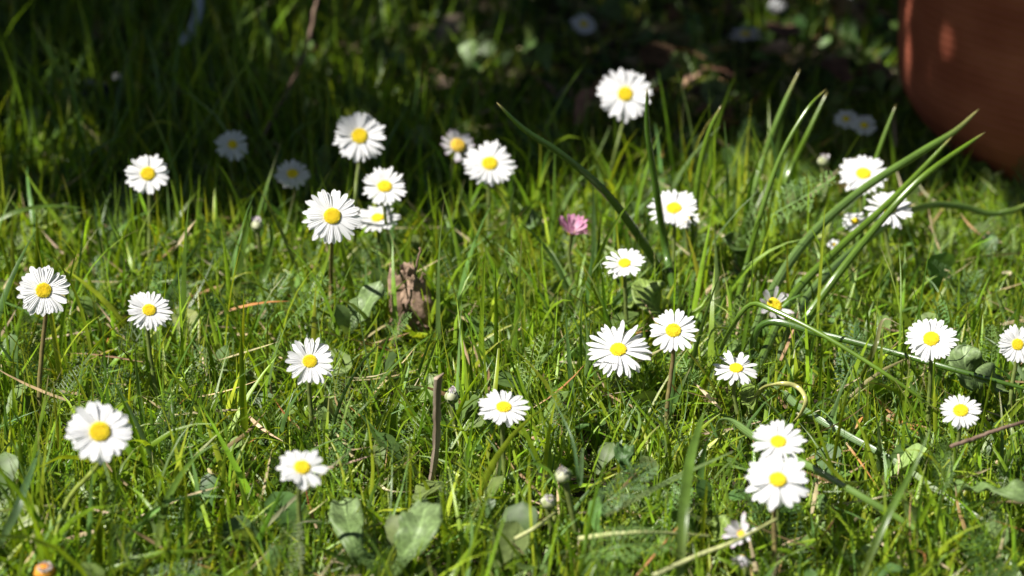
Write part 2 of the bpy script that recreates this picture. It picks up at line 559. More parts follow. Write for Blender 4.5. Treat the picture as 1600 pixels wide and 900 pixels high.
def daisy(hx, hy, w, h, bx, by, label, dy=0.0, side=0.0, n=34, pw=2.0, kind='petal', disc='disc', discr=0.148, cup=4, cupvar=7, lenvar=0.14,
          stem='g', mids=None, missing=0, nrm=None, group='daisies in the lawn', name='daisy', protect=0.92, cup2=None, bz=0.012, disc_h=1.0, lay2=True, srad=0.00080, lit=False, dark=False):
    base = at(bx, by, bz)
    base[2] = -0.002
    pos = at(hx, hy, base[1] + dy)
    dep = project(pos)[2]
    rad = 0.5 * w * dep / FPX
    root = empty(name, base, label, 'daisy', group)
    (SHADED if dark else SUNNY).append((pos, rad)) if (dark or lit) else None
    n_ = Vector(nrm).normalized() if nrm else head_frame(pos, h / w, side)
    zq = n_.to_track_quat('Z', 'Y').to_matrix().to_4x4()
    spin = random.uniform(0, 6.28)
    HM = Matrix.Translation(Vector(pos - base)) @ zq @ Matrix.Rotation(spin, 4, 'Z')
    rd = discr * 1.86 * rad
    o = link('disc', random.choice(DISCS[disc]), root)
    o.matrix_local = HM @ Matrix.Diagonal((rd, rd, rd * disc_h, 1))
    o = link('calyx', CALYX, root)
    o.matrix_local = HM @ Matrix.Translation((0, 0, -0.0004)) @ Matrix.Diagonal((rd, rd, rd, 1))
    n = int(round(n * 1.12))
    L0 = rad - rd * 0.72
    gone = set(random.sample(range(n), missing)) if missing else ()
    for i in range(n):
        if i in gone:
            continue
        lay = i % 2 if lay2 else 0
        phi = 2 * PI * (i + random.uniform(-0.42, 0.42)) / n
        pit = R(cup + (2.5 if lay else -2.5) + random.uniform(-cupvar, cupvar))
        if cup2 is not None:      # cup varies round the head
            pit += R(cup2[0]) * max(0, math.cos(phi + spin - R(cup2[1])))
        ln = L0 * (1 - random.uniform(0, lenvar) * 1.6) * (1.0 if not lay else 0.97)
        wd = pw * 0.00096 * random.uniform(0.85, 1.12) * rad / 0.011
        p = link('petal', random.choice(PETALS[kind]), root)
        p.matrix_local = (HM @ Matrix.Rotation(phi, 4, 'Z') @ Matrix.Translation((rd * 0.72, 0, rd * 0.05 * lay))
                          @ Matrix.Rotation(-pit, 4, 'Y') @ Matrix.Rotation(R(random.uniform(-7, 7)), 4, 'X') @ Matrix.Diagonal((ln, wd, ln, 1)))
    # stalk
    end = pos - np.array(n_) * rd * 0.5
    pre = end - np.array(n_) * 0.35 * min(0.02, pos[2] * 0.4) - np.array([0, 0, 0.006])
    pts = [base]
    if mids:
        pts += [at(*m_) for m_ in mids]
    else:
        k = np.array([random.uniform(-.002, .002), random.uniform(-.002, .002), 0])
        pts.append(base * 0.55 + pre * 0.45 + k)
    pts += [pre, end]
    tube('stem', [p - base for p in pts], lambda s: srad * (1.15 - 0.35 * s + 0.25 * max(0, s - 0.93) / 0.07), M['stem'], STEM_T[stem], root, n=26, k=8, wob=0.00005)
    if protect:
        HEADS.append((hx, hy, w * 0.5 * protect, h * 0.5 * protect, dep))
    return root

SUNNY, SHADED = [], []
# hx hy w h bx by
daisy(68, 454, 90, 88, 60, 640, 'large white daisy nearest the left edge of the picture, petals loosely spaced', side=8, n=27, pw=2.5, stem='r')
daisy(233, 485, 78, 66, 262, 625, 'small white daisy in sunny grass right of the large left edge daisy', side=-10, n=40, pw=1.8, stem='g')
daisy(231, 272, 76, 70, 236, 420, 'lit white daisy standing alone against the dark grass at upper left', side=6, n=24, pw=2.5, discr=0.165, lit=True)
daisy(363, 226, 58, 52, 368, 318, 'shaded blurred daisy deep in the dark grass at upper left', side=-20, n=22, pw=2.3, stem='g', discr=0.14, dark=True)
daisy(457, 272, 62, 47, 452, 352, 'half shaded bluish daisy left of the tall daisy pair', side=4, n=32, pw=2.0, discr=0.16)
daisy(562, 213, 90, 84, 552, 372, 'many petalled daisy with deep yellow centre, highest of the left cluster', side=-5, n=46, pw=1.7, cupvar=14, discr=0.152, mids=[(556, 300, 0.045)], lit=True)
daisy(601, 292, 76, 60, 622, 425, 'white daisy just above the flattest daisy of the left cluster', side=0, n=36, pw=1.9, discr=0.165, cup2=(24, 90), lit=True)
daisy(590, 341, 74, 46, 606, 412, 'flat seen white daisy tucked right of the tall stalked daisy', side=6, n=24, pw=2.2, stem='g', lit=True)
daisy(519, 338, 99, 94, 515, 560, 'tall daisy on a long bare brown stalk over sunlit grass', side=-4, n=31, pw=2.1, stem='r', mids=[(517, 450, 0.762)], dy=0.006)
daisy(484, 565, 86, 78, 505, 690, 'white daisy low in the grass below the long bare stalk', side=-8, n=30, pw=2.2, cup=9, discr=0.145)
daisy(156, 675, 110, 102, 62, 878, 'large soft focus daisy in the lower left on a leaning yellow green stalk', side=-5, n=30, pw=2.9, stem='y', cup=5, cupvar=4, discr=0.165, mids=[(100, 795, 0.025)])
daisy(472, 731, 86, 70, 474, 905, 'ragged broad petalled daisy with drooping petals above the mottled leaves', side=-14, n=19, pw=3.0, stem='g', cup=2, cupvar=16, discr=0.165)
daisy(787, 637, 88, 60, 806, 752, 'white daisy right of the flat wooden stick', side=-4, n=32, pw=2.0, cup=4)
WIDE = daisy(966, 547, 112, 88, 880, 800, 'widest daisy, thin uneven petals with a curled pink petal on its centre', side=0, n=36, pw=1.65, kind='petal', stem='w', dy=0.085, mids=[(925, 690, 0.675), (958, 610, 0.705)], cupvar=12, discr=0.125)
daisy(1052, 517, 86, 74, 1052, 655, 'white daisy up and to the right of the widest daisy, gaps between petals', side=0, n=24, pw=2.0, discr=0.155, stem='r')
daisy(1150, 576, 78, 52, 1162, 655, 'small white daisy with uneven petals under the arching leaves', side=-6, n=20, pw=2.3, cupvar=14)
daisy(976, 412, 72, 50, 992, 525, 'small daisy before a broad yellow green leaf at the picture centre', side=4, n=24, pw=2.3, cup=12)
daisy(1072, 343, 46, 32, 1080, 418, 'small half hidden daisy peeping out behind a larger one between upright leaves', side=10, n=18, pw=2.5, protect=0)
daisy(1053, 326, 86, 62, 1066, 440, 'white daisy crossed by an upright dark leaf above the picture centre', side=4, n=36, pw=1.9, cup=6, dy=0.0, lit=True)
daisy(977, 147, 96, 92, 940, 288, 'highest lit daisy standing clear against the dark background', side=-3, n=26, pw=2.3, kind='petal', discr=0.135, mids=[(965, 225, 0.035)], lit=True)
daisy(765, 256, 90, 76, 764, 370, 'white daisy with slim petals in front of a ragged pale one', side=-6, n=34, pw=1.9, discr=0.15, lit=True)
daisy(715, 229, 64, 50, 706, 330, 'ragged pinkish daisy with a bulging centre and missing petals', side=-30, n=24, pw=2.4, kind='petal_blush', missing=9, discr=0.20, disc_h=1.8, cup=14, cupvar=16, disc='disc_pale', lit=True)
daisy(893, 364, 72, 50, 900, 452, 'pink half closed daisy in the grass left of the long arching leaf', nrm=(0.1, -0.4, 0.9), n=30, pw=2.1, kind='petal_pink', cup=58, cupvar=16, lenvar=0.15, discr=0.09, stem='g', lit=True)
daisy(1349, 272, 86, 62, 1362, 385, 'upper of the white daisies behind the slanting leaves at right', side=-4, n=30, pw=2.2, cup=8, lit=True)
daisy(1389, 326, 84, 60, 1396, 440, 'white daisy crossed by the slanting leaves at right', side=-8, n=26, pw=2.2, cup=4, lit=True)
daisy(1336, 346, 46, 34, 1342, 430, 'small daisy mostly hidden behind the slanting leaves', side=0, n=20, pw=2.4, protect=0.5)
daisy(1303, 382, 24, 18, 1306, 425, 'tiny white daisy low in the grass left of the slanting leaves', side=0, n=14, pw=3.2, protect=0.5, srad=0.0006)
daisy(1455, 530, 86, 74, 1452, 668, 'bright white daisy in front of pale broad leaves at right', side=4, n=36, pw=1.9, discr=0.16)
daisy(1590, 538, 66, 66, 1586, 655, 'white daisy cut by the right edge of the picture', side=14, n=30, pw=2.1, cup=10)
daisy(1501, 642, 72, 58, 1484, 745, 'small daisy with slender spread petals at lower right', side=-4, n=28, pw=1.8, discr=0.18)
daisy(1216, 691, 92, 68, 1216, 830, 'upper and smaller of the two touching daisies at lower right', side=-6, n=28, pw=2.2, cup=12)
daisy(1215, 750, 108, 86, 1236, 890, 'lower and larger of the two touching daisies at lower right', side=-10, n=24, pw=2.8, stem='r', cup=6, cupvar=9, discr=0.14, cup2=(-30, -90))
daisy(1209, 478, 70, 60, 1196, 535, 'purplish tipped daisy half buried behind the shiny slanting leaves', nrm=(0.4, -0.6, 0.7), n=18, pw=2.4, kind='petal_blush', cup=34, cupvar=16, discr=0.2, missing=4, protect=0.5)
daisy(1322, 186, 42, 32, 1325, 262, 'left of two blurred shaded daisies close to the terracotta pot', side=0, n=22, pw=2.6, protect=0.7, dark=True)
daisy(1350, 196, 46, 36, 1354, 268, 'right of two blurred shaded daisies close to the terracotta pot', side=-10, n=22, pw=2.6, protect=0.7, dark=True)
daisy(912, 38, 46, 34, 912, 105, 'blurred daisy in deep shade near the top centre of the picture', side=-18, n=22, pw=2.5, protect=0.9, dark=True)
daisy(1165, 54, 62, 20, 1165, 100, 'blurred daisy seen edge on in deep shade near the top', side=0, n=26, pw=2.4, protect=0.9, dark=True)
daisy(1158, 834, 78, 66, 1180, 900, 'wilted pink edged daisy with folded petals at the bottom right', nrm=(-0.35, -0.6, 0.7), n=15, pw=2.2, kind='petal_blush', cup=50, cupvar=26, lenvar=0.3, discr=0.09, disc='disc_pale', protect=1.0)
daisy(1160, 868, 50, 40, 1186, 912, 'small drooping faded daisy under the wilted pink edged one', nrm=(-0.2, -0.5, -0.6), n=12, pw=3.0, kind='petal_blush', cup=50, cupvar=16, discr=0.09, protect=1.0)

for k_, (sx, sy) in enumerate([(516, y_) for y_ in range(395, 540, 12)]):
    HEADS.append((sx, sy, 7, 9, 0.755))
for (sx, sy) in [(955, 600), (948, 625), (938, 655), (928, 685), (918, 712), (905, 740), (893, 765)]:
    HEADS.append((sx, sy, 9, 15, 0.72))

# the curled petal lying on the widest daisy's centre
hp = at(958, 549, 0.70)
dsc = [c for c in WIDE.children if c.name.startswith('disc')][0].matrix_local.translation
V_, F_, ac_, al_ = ribbon_arrays([(-0.0026, -0.001, 0.0016), (-0.0008, -0.0014, 0.0034), (0.0006, -0.0012, 0.0026), (0.0014, -0.0006, 0.0014)], lambda q: 0.0007, n=12, m=4, fold=0.3, normal=(0, -1, 0.5))
cp = link('petal', np_mesh('curled_petal', V_, F_, M['petal_pink'], None, {'across': ac_, 'along': al_}), WIDE)
cp.location = dsc + Vector((-0.0004, -0.0012, -0.0004))
cp['label'] = 'curled pink petal on the yellow centre'

# spent heads and buds
def bud(hx, hy, w, h, bx, by, label, tone=M['budhead'], stem='g', name='daisy_bud', dy=0.0, tilt=(0, 0, 1), bz=0.01):
    base = at(bx, by, bz); base[2] = -0.002
    pos = at(hx, hy, base[1] + dy)
    dep = project(pos)[2]
    rw, rh = 0.5 * w * dep / FPX, 0.5 * h * dep / FPX
    root = empty(name, base, label, 'flower bud', 'closed and spent flower heads')
    V, F = [], []
    k, n = 14, 8
    for i in range(n):
        a = i / (n - 1) * PI
        for j in range(k):
            b = 2 * PI * j / k
            rr = math.sin(a) * (1 + 0.08 * math.cos(j * PI)) * (1 if a > PI / 2 else 0.9 + 0.1 * a / (PI / 2))
            V.append((rw * rr * math.cos(b), rw * rr * math.sin(b), rh * math.cos(a)))
    F = [(i * k + j, (i + 1) * k + j, (i + 1) * k + (j + 1) % k, i * k + (j + 1) % k) for i in range(n - 1) for j in range(k)]
    q = Vector(tilt).normalized().to_track_quat('Z', 'Y').to_matrix().to_4x4()
    o = link('bud_head', np_mesh('bud_head', V, F, tone), root)
    o.matrix_local = Matrix.Translation(Vector(pos - base)) @ q
    c = link('calyx', CALYX, root)
    c.matrix_local = Matrix.Translation(Vector(pos - base)) @ q @ Matrix.Translation((0, 0, -rh * 0.12)) @ Matrix.Diagonal((rw * 1.02, rw * 1.02, rh * 1.25, 1))
    hm = Matrix.Translation(Vector(pos - base)) @ q
    for i in range(9):
        p_ = link('petal', random.choice(PETALS['petal_blush']), root)
        p_.matrix_local = hm @ Matrix.Rotation(2 * PI * i / 9 + random.uniform(-.2, .2), 4, 'Z') @ Matrix.Translation((rw * 0.62, 0, rh * 0.1)) @ Matrix.Rotation(-R(random.uniform(88, 118)), 4, 'Y') @ Matrix.Diagonal((rh * random.uniform(0.9, 1.35), rw * 0.75, rh, 1))
    end = pos - base - np.array(Vector(tilt).normalized()) * rh * 0.8
    tube('stem', [np.zeros(3), end * 0.5 + np.array([0.001, 0, 0]), end], lambda s: 0.0009, M['stem'], STEM_T[stem], root, n=14, k=7)
    HEADS.append((hx, hy, w * 0.5, h * 0.5, dep))
    return root
bud(880, 743, 26, 26, 905, 850, 'withered pinkish white flower bud low in the grass, lower centre', tilt=(-0.3, -0.3, 1))
bud(857, 784, 24, 22, 862, 850, 'small green white bud just below the withered bud', tilt=(0.2, -0.5, 1))
bud(706, 620, 22, 24, 708, 690, 'closed white bud right of the flat wooden stick')
bud(402, 353, 18, 22, 404, 420, 'pale round bud left of the tall stalked daisy')
bud(1287, 252, 18, 20, 1288, 330, 'blurred cream bud above the feathery leaf at right', tilt=(0.1, -0.2, 1))
bud(70, 893, 34, 26, 70, 960, 'orange spent flower head at the bottom left edge of the picture', tone=M['disc_old'], tilt=(0.0, -0.3, 1))

# ------------------------------------------------------------------ clumps of long hollow leaves
DKG = [(0, (0.10, 0.16, 0.05)), (0.15, (0.050, 0.105, 0.016)), (0.97, (0.048, 0.105, 0.010)), (1, (0.25, 0.2, 0.08))]
MDG = [(0, (0.16, 0.22, 0.10)), (0.2, (0.085, 0.155, 0.020)), (0.96, (0.105, 0.185, 0.012)), (1, (0.3, 0.24, 0.09))]
GLA = [(0, (0.22, 0.28, 0.16)), (0.25, (0.11, 0.18, 0.055)), (0.9, (0.115, 0.20, 0.03)), (1, (0.3, 0.26, 0.10))]

def chive(base_px, label, leaves, group='clumps of long hollow leaves'):
    base = at(base_px[0], base_px[1], 0.0)
    root = empty('chive_clump', base, label, 'chive plant', group)
    for pts, wpx, tone, flat in leaves:
        P = [at(*p) for p in pts]
        dep = project(P[len(P) // 2])[2]
        r = 0.52 * wpx * dep / FPX
        if P[0][2] > 0.004 and len(pts[0]) == 3:
            f = P[0].copy(); f[2] = -0.002; f[:2] = 0.5 * f[:2] + 0.5 * base[:2]
            P = [f] + P
        def rad(s, r=r):
            return r * (0.95 + 0.1 * math.sin(s * 5)) * (1 - 0.25 * s) * (1 if s < 0.82 else max(0.06, math.sqrt(max(0, 1 - ((s - 0.82) / 0.18) ** 1.7))))
        tube('leaf', [p - base for p in P], rad, M['chive'], tone, root, n=56, k=10, flat=flat)
    return root

chive((1060, 520), 'clump of three upright dark leaves, one arching far to the left', [
    ([(1060, 505, 0.012), (1046, 455, 0.770), (1010, 388, 0.765), (950, 305, 0.757), (880, 243, 0.75), (820, 203, 0.745), (776, 160, 0.742)], 15, DKG, 0.7),
    ([(1066, 510, 0.012), (1042, 400, 0.775), (1026, 300, 0.77), (1012, 205, 0.765), (1011, 138, 0.762)], 14, DKG, 0.8),
    ([(1078, 495, 0.012), (1084, 380, 0.80), (1090, 285, 0.805), (1106, 212, 0.805), (1127, 164, 0.805)], 13, MDG, 0.8)])
chive((1150, 600), 'clump of shiny leaves slanting up to the right over a white daisy', [
    ([(1135, 545, 0.012), (1160, 440, 0.765), (1190, 330, 0.77), (1222, 240, 0.775), (1262, 170, 0.78), (1291, 139, 0.785)], 11, MDG, 0.8),
    ([(1160, 590, 0.010), (1195, 480, 0.74), (1255, 382, 0.76), (1340, 302, 0.775), (1440, 237, 0.785), (1492, 205, 0.79), (1530, 170, 0.795)], 18, GLA, 0.55),
    ([(1180, 585, 0.010), (1235, 468, 0.735), (1300, 398, 0.75), (1380, 325, 0.765), (1440, 265, 0.775), (1488, 213, 0.78)], 15, MDG, 0.7),
    ([(1195, 600, 0.010), (1245, 520, 0.73), (1310, 428, 0.74), (1390, 330, 0.755), (1450, 270, 0.76), (1540, 206, 0.77)], 15, MDG, 0.75),
    ([(1200, 612, 0.008), (1245, 490, 0.74), (1310, 412, 0.76), (1395, 345, 0.79), (1450, 321, 0.81), (1505, 323, 0.82), (1550, 334, 0.825), (1600, 322, 0.83), (1650, 285, 0.835)], 15, GLA, 0.45),
    ([(1118, 570, 0.010), (1146, 508, 0.036), (1172, 476, 0.045), (1200, 481, 0.046), (1267, 513, 0.043), (1335, 553, 0.038), (1400, 595, 0.032), (1470, 645, 0.022)], 9, MDG, 0.7),
    ([(1190, 508, 0.026), (1290, 524, 0.027), (1400, 552, 0.026), (1500, 580, 0.025), (1620, 612, 0.022)], 12, DKG, 0.7)])
chive((1195, 440), 'blurred clump of slender leaves rising behind the shiny slanting ones', [
    ([(1150, 425, 0.012), (1182, 285, 0.845), (1216, 185, 0.85), (1250, 108, 0.855)], 13, GLA, 0.8),
    ([(1175, 425, 0.012), (1225, 290, 0.84), (1264, 205, 0.845), (1293, 143, 0.85)], 12, MDG, 0.8),
    ([(1330, 400, 0.012), (1356, 290, 0.835), (1377, 225, 0.84), (1400, 164, 0.845)], 10, MDG, 0.8)])
chive((1120, 670), 'bent flattened leaves lying across the grass at lower right', [
    ([(1130, 655, 0.020), (1190, 690, 0.024), (1262, 727, 0.027), (1345, 775, 0.023), (1420, 820, 0.017), (1510, 885, 0.010)], 14, GLA, 0.4),
    ([(1195, 598, 0.014), (1250, 637, 0.019), (1318, 677, 0.017), (1410, 728, 0.014), (1486, 782, 0.012), (1565, 828, 0.010)], 13, [(0, (0.11, 0.18, 0.06)), (0.6, (0.13, 0.20, 0.09)), (0.78, (0.24, 0.29, 0.18)), (1, (0.26, 0.30, 0.20))], 0.3),
    ([(1185, 615, 0.020), (1215, 600, 0.032), (1245, 604, 0.032), (1259, 625, 0.030), (1250, 648, 0.024), (1238, 660, 0.02)], 10, [(0, (0.4, 0.42, 0.12)), (1, (0.45, 0.42, 0.16))], 0.6)])

# ------------------------------------------------------------------ conspicuous single grass blades and stalks
def blade(pts, wpx, label, tone, cat='grass blade', name='grass_blade', fold=0.3, material='grass', k=2.2, group='conspicuous single grass blades', normal=(0.1, -0.6, 0.7), twist=0.4, profile=None, **kw):
    P = [at(*p) for p in pts]
    dep = project(P[len(P) // 2])[2]
    w = 0.5 * wpx * dep / FPX
    b = P[0].copy(); b[2] = 0
    o = ribbon(name, [p - b for p in P], profile(w) if profile else blade_w(w, k), M[material], tone, n=30, m=5, fold=fold, normal=normal, twist=twist, seed=len(bpy.data.objects), **kw)
    o.location = tuple(b)
    return tag(o, label, cat, group)
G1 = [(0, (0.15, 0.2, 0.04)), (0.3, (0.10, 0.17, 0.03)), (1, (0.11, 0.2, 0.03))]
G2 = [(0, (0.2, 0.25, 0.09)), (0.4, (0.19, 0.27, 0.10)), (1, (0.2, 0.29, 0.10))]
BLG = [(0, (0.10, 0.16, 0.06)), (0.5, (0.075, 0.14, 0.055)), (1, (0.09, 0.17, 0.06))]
STR = [(0, (0.33, 0.27, 0.15)), (0.5, (0.45, 0.38, 0.24)), (1, (0.38, 0.30, 0.18))]
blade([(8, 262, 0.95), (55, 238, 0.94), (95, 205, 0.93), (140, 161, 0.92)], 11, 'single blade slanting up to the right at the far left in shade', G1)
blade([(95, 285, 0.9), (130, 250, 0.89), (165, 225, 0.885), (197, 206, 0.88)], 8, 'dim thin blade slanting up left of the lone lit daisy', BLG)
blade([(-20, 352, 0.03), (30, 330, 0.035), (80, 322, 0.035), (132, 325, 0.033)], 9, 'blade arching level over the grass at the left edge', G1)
blade([(682, 412, 0.84), (705, 372, 0.835), (728, 335, 0.83), (748, 298, 0.825)], 9, 'straight pale blade leaning below the slim petalled daisy', G2)
blade([(365, 470, 0.01), (372, 420, 0.77), (383, 370, 0.765), (394, 320, 0.76)], 17, 'broad upright blade left of the tall bare stalk', G1)
blade([(400, 480, 0.01), (412, 430, 0.775), (425, 380, 0.77), (421, 340, 0.768)], 12, 'broad blade bending over just left of the tall bare stalk', G1)
blade([(215, 520, 0.01), (222, 450, 0.79), (244, 390, 0.79), (275, 345, 0.785)], 12, 'blue green blade leaning right below the lone lit daisy', BLG)
blade([(165, 480, 0.01), (165, 420, 0.8), (152, 360, 0.8), (148, 312, 0.8)], 10, 'dark upright blade left of the lone lit daisy stalk', BLG)
blade([(872, 592, 0.01), (895, 500, 0.745), (922, 430, 0.74), (966, 379, 0.735)], 6, 'thin pale blade curving right toward the small centre daisy', G2)
blade([(850, 462, 0.01), (870, 430, 0.795), (890, 395, 0.79), (905, 350, 0.785)], 9, 'bright pale blade crossing the pink half closed daisy', G2)
blade([(945, 806, 0.028), (1010, 770, 0.032), (1080, 735, 0.034), (1158, 700, 0.036)], 9, 'long straight pale blade rising right across lower centre grass', G2, fold=0.15)
blade([(1062, 905, 0.02), (1068, 800, 0.035), (1078, 720, 0.042), (1100, 642, 0.050)], 17, 'broad flat blade standing up left of the two touching daisies', G1, k=5)
blade([(910, 700, 0.02), (905, 760, 0.026), (895, 690, 0.040), (862, 618, 0.048)], 8, 'blue green blade rising left of the pale daisy stalk', BLG)
blade([(338, 905, 0.58), (400, 838, 0.58), (470, 770, 0.58), (550, 702, 0.575)], 8, 'soft focus grey blade crossing in front of the ragged daisy', [(0, (0.2, 0.22, 0.10)), (1, (0.25, 0.24, 0.16))])
blade([(520, 620, 0.012), (505, 670, 0.02), (548, 655, 0.042), (590, 612, 0.050)], 10, 'bright green blade arching up right of the low daisy', G1)
blade([(1345, 905, 0.02), (1385, 810, 0.035), (1428, 730, 0.045), (1455, 665, 0.055)], 12, 'tall thin blade rising to the small slender petalled daisy', G1)
blade([(1345, 590, 0.02), (1368, 540, 0.035), (1380, 500, 0.04), (1408, 508, 0.042)], 8, 'dull dried tip blade left of the bright right hand daisy', [(0, (0.12, 0.17, 0.03)), (0.6, (0.2, 0.2, 0.08)), (1, (0.4, 0.33, 0.22))])
blade([(0, 850, 0.02), (25, 800, 0.03), (40, 760, 0.035), (62, 700, 0.038)], 15, 'broad blue green blade in the bottom left corner', BLG)
blade([(265, 402, 0.02), (280, 380, 0.03), (292, 362, 0.035), (307, 343, 0.04)], 10, 'pale dry straw piece right of the lone lit daisy stalk', STR, name='dry_straw', cat='dry straw', material='straw', group='single dry straws')
blade([(245, 855, 0.02), (262, 780, 0.026), (300, 720, 0.03), (340, 690, 0.034)], 13, 'broad leaning blade right of the large soft focus daisy', G1)

def stalk(pts, wpx, label, tone, mt='stem', name='dry_stalk', cat='stalk', group=None, taper=0.5, n=36, wob=0.0):
    P = [at(*p) for p in pts]
    dep = project(P[len(P) // 2])[2]
    r = 0.5 * wpx * dep / FPX
    b = P[0].copy(); b[2] = 0
    o = tube(name, [p - b for p in P], lambda s: r * (1 - taper * s), M[mt], tone, n=n, k=8, wob=wob)
    o.location = tuple(b)
    return tag(o, label, cat, group)
PALE = [(0, (0.42, 0.44, 0.20)), (1, (0.36, 0.38, 0.14))]
stalk([(1020, 900, 0.022), (1090, 868, 0.026), (1150, 845, 0.029), (1215, 810, 0.030)], 9, 'thick pale creeping stalk at the bottom under the wilted daisy', PALE, name='creeping_stalk')
stalk([(905, 842, 0.022), (960, 834, 0.028), (1020, 832, 0.028), (1110, 838, 0.020)], 9, 'pale stalk lying level in the grass at bottom centre', PALE, name='creeping_stalk')
stalk([(805, 842, 0.022), (840, 822, 0.026), (872, 797, 0.02)], 7, 'short pale stalk lying left of the pale daisy stalk foot', PALE, name='creeping_stalk')
stalk([(335, 352, 0.90), (372, 300, 0.91), (410, 215, 0.93), (450, 140, 0.96), (480, 70, 0.99), (497, -10, 1.02)], 8, 'long thin bare twig leaning through the dark grass', [(0, (0.2, 0.15, 0.1)), (1, (0.12, 0.08, 0.06))], mt='bark', name='twig', cat='twig', group='bare twigs', taper=0.3, wob=0.0003)
stalk([(278, 292, 0.89), (330, 282, 0.90), (390, 266, 0.91)], 5, 'short level twig just right of the lone lit daisy', [(0, (0.3, 0.22, 0.14)), (1, (0.3, 0.22, 0.14))], mt='bark', name='twig', cat='twig', group='bare twigs', taper=0.3, wob=0.0002)
stalk([(1485, 698, 0.03), (1530, 682, 0.032), (1570, 668, 0.034), (1620, 655, 0.034)], 7, 'reddish brown twig lying at the right edge below the small daisy', None, mt='bark', name='twig', cat='twig', group='bare twigs', taper=0.2, wob=0.0001)

# ------------------------------------------------------------------ flat wooden stick
def stick():
    a, b = at(674, 748, 0.006), at(688, 590, 0.045)
    d = b - a; L = np.linalg.norm(d)
    V, F = [], []
    n = 22
    rs = np.random.default_rng(5)
    for i in range(n):
        s = i / (n - 1)
        w = 0.00105 * (0.95 + 0.35 * s) + rs.normal(0, 0.00012)
        off = 0.0006 * math.sin(s * 5)
        t = 0.0006
        for (x, y) in ((-w, -t), (-w * 0.3, -t * 1.5), (w * 0.4, -t * 1.2), (w, -t * 0.8), (w, t), (-w, t)):
            V.append((x + off, y, s * L + (0.0013 * (x / w) + rs.uniform(0, 0.0009) if i == n - 1 else 0)))
    k = 6
    F = [(i * k + j, i * k + (j + 1) % k, (i + 1) * k + (j + 1) % k, (i + 1) * k + j) for i in range(n - 1) for j in range(k)]
    F += [tuple(range(k))[::-1], tuple((n - 1) * k + j for j in range(k))]
    o = link('wooden_stick', np_mesh('wooden_stick', V, F, M['wood'], smooth=False))
    q = Vector(d).to_track_quat('Z', 'X')
    zx = Matrix.Identity(3)
    z = Vector(d).normalized(); y = Vector((0, 1, 0)); x = y.cross(z).normalized(); y = z.cross(x)
    m = Matrix((x, y, z)).transposed().to_4x4()
    o.matrix_world = Matrix.Translation(Vector(a)) @ m
    tag(o, 'flat grey brown wooden stick stuck upright in the grass', 'stick')
stick()
for yy in range(600, 745, 12):
    HEADS.append((688 - (yy - 590) * 0.085, yy, 9, 9, project(at(683, yy, 0.045 - 0.039 * (yy - 590) / 158))[2]))

# ------------------------------------------------------------------ curled dead leaf with twig and scraps
def curled_leaf(px_top, px_bot, Y, r0, r1, a0, a1, name, label, seed, parent=None, ragged=0.002, amp=0.0009, bulge=0.0, cat='dead leaf', group=None, protect=True):
    a = at(*px_bot, Y); b = at(*px_top, Y)
    base = a.copy()
    rs = np.random.default_rng(seed)
    n, m = 30, 26
    V = []
    p1, p2, p3 = rs.uniform(0, 6, 3)
    for i in range(n):
        s = i / (n - 1)
        c = (b - a) * s
        for j in range(m):
            u = j / (m - 1)
            ang = a0 + (a1 - a0) * u
            r = (r0 + (r1 - r0) * s) * (1 - 0.25 * u) + bulge * math.sin(PI * s) * (0.5 + 0.5 * math.cos(ang - 0.3))
            d = amp * (math.sin(s * 9 + p1 + 3 * u) + 0.7 * math.sin(s * 23 + u * 13 + p2) + 0.5 * math.sin(u * 31 + p3 + s * 5))
            top = ragged * (0.6 * math.sin(u * 17 + p1) + 0.5 * math.sin(u * 41 + p2)) * s
            V.append((c[0] + (r + d) * math.cos(ang), c[1] + (r + d) * math.sin(ang), c[2] + top))
    F = [(i * m + j, i * m + j + 1, (i + 1) * m + j + 1, (i + 1) * m + j) for i in range(n - 1) for j in range(m - 1)
         if not (i > n - 3 and math.sin(j * 1.9 + seed) > 0.75)]
    o = link(name, np_mesh(name, V, F, M['deadleaf']), parent)
    md = o.modifiers.new('thickness', 'SOLIDIFY'); md.thickness = 0.00025
    if parent is None:
        o.location = tuple(base)
        tag(o, label, cat, group)
    return o, base
dl, _ = curled_leaf((630, 416), (628, 560), 0.755, 0.0056, 0.0052, R(170), R(470), 'curled_dead_leaf', 'brown dead leaf rolled into an upright tube in the grass', 3, amp=0.00035, ragged=0.001)
d2, _ = curled_leaf((648, 428), (652, 515), 0.752, 0.0072, 0.0040, R(190), R(395), 'curled_dead_leaf', 'brown dead leaf flap bulging against the right of the rolled upright leaf', 8, bulge=0.002, amp=0.0005, ragged=0.0012)
d3, _ = curled_leaf((618, 548), (615, 600), 0.742, 0.0050, 0.0032, R(150), R(420), 'curled_dead_leaf', 'dark crumpled leaf scrap at the foot of the rolled upright leaf', 13, amp=0.0009)
d4, _ = curled_leaf((745, 535), (722, 560), 0.752, 0.0035, 0.002, R(180), R(400), 'curled_dead_leaf', 'small brown leaf scrap lying right of the rolled upright leaf', 21, amp=0.0008)
for d_ in (dl, d2, d3, d4):
    d_['group'] = 'dead leaves in the grass'
stalk([(612, 560, 0.735), (628, 500, 0.735), (645, 450, 0.735), (656, 388, 0.735)], 7, 'thin bent twig leaning across the rolled dead leaf', None, mt='bark', name='twig', cat='twig', group='bare twigs', wob=0.0003)
stalk([(652, 505, 0.74), (680, 517, 0.742), (720, 535, 0.742)], 5, 'short dark twig lying right of the rolled dead leaf', None, mt='bark', name='twig', cat='twig', group='bare twigs', wob=0.0003)
for (a_, b_, rr) in ((635, 430, 24), (632, 455, 26), (645, 480, 34), (655, 500, 24), (625, 495, 20), (656, 400, 8)):
    HEADS.append((a_, b_, rr, 16, project(at(a_, b_, 0.735))[2]))

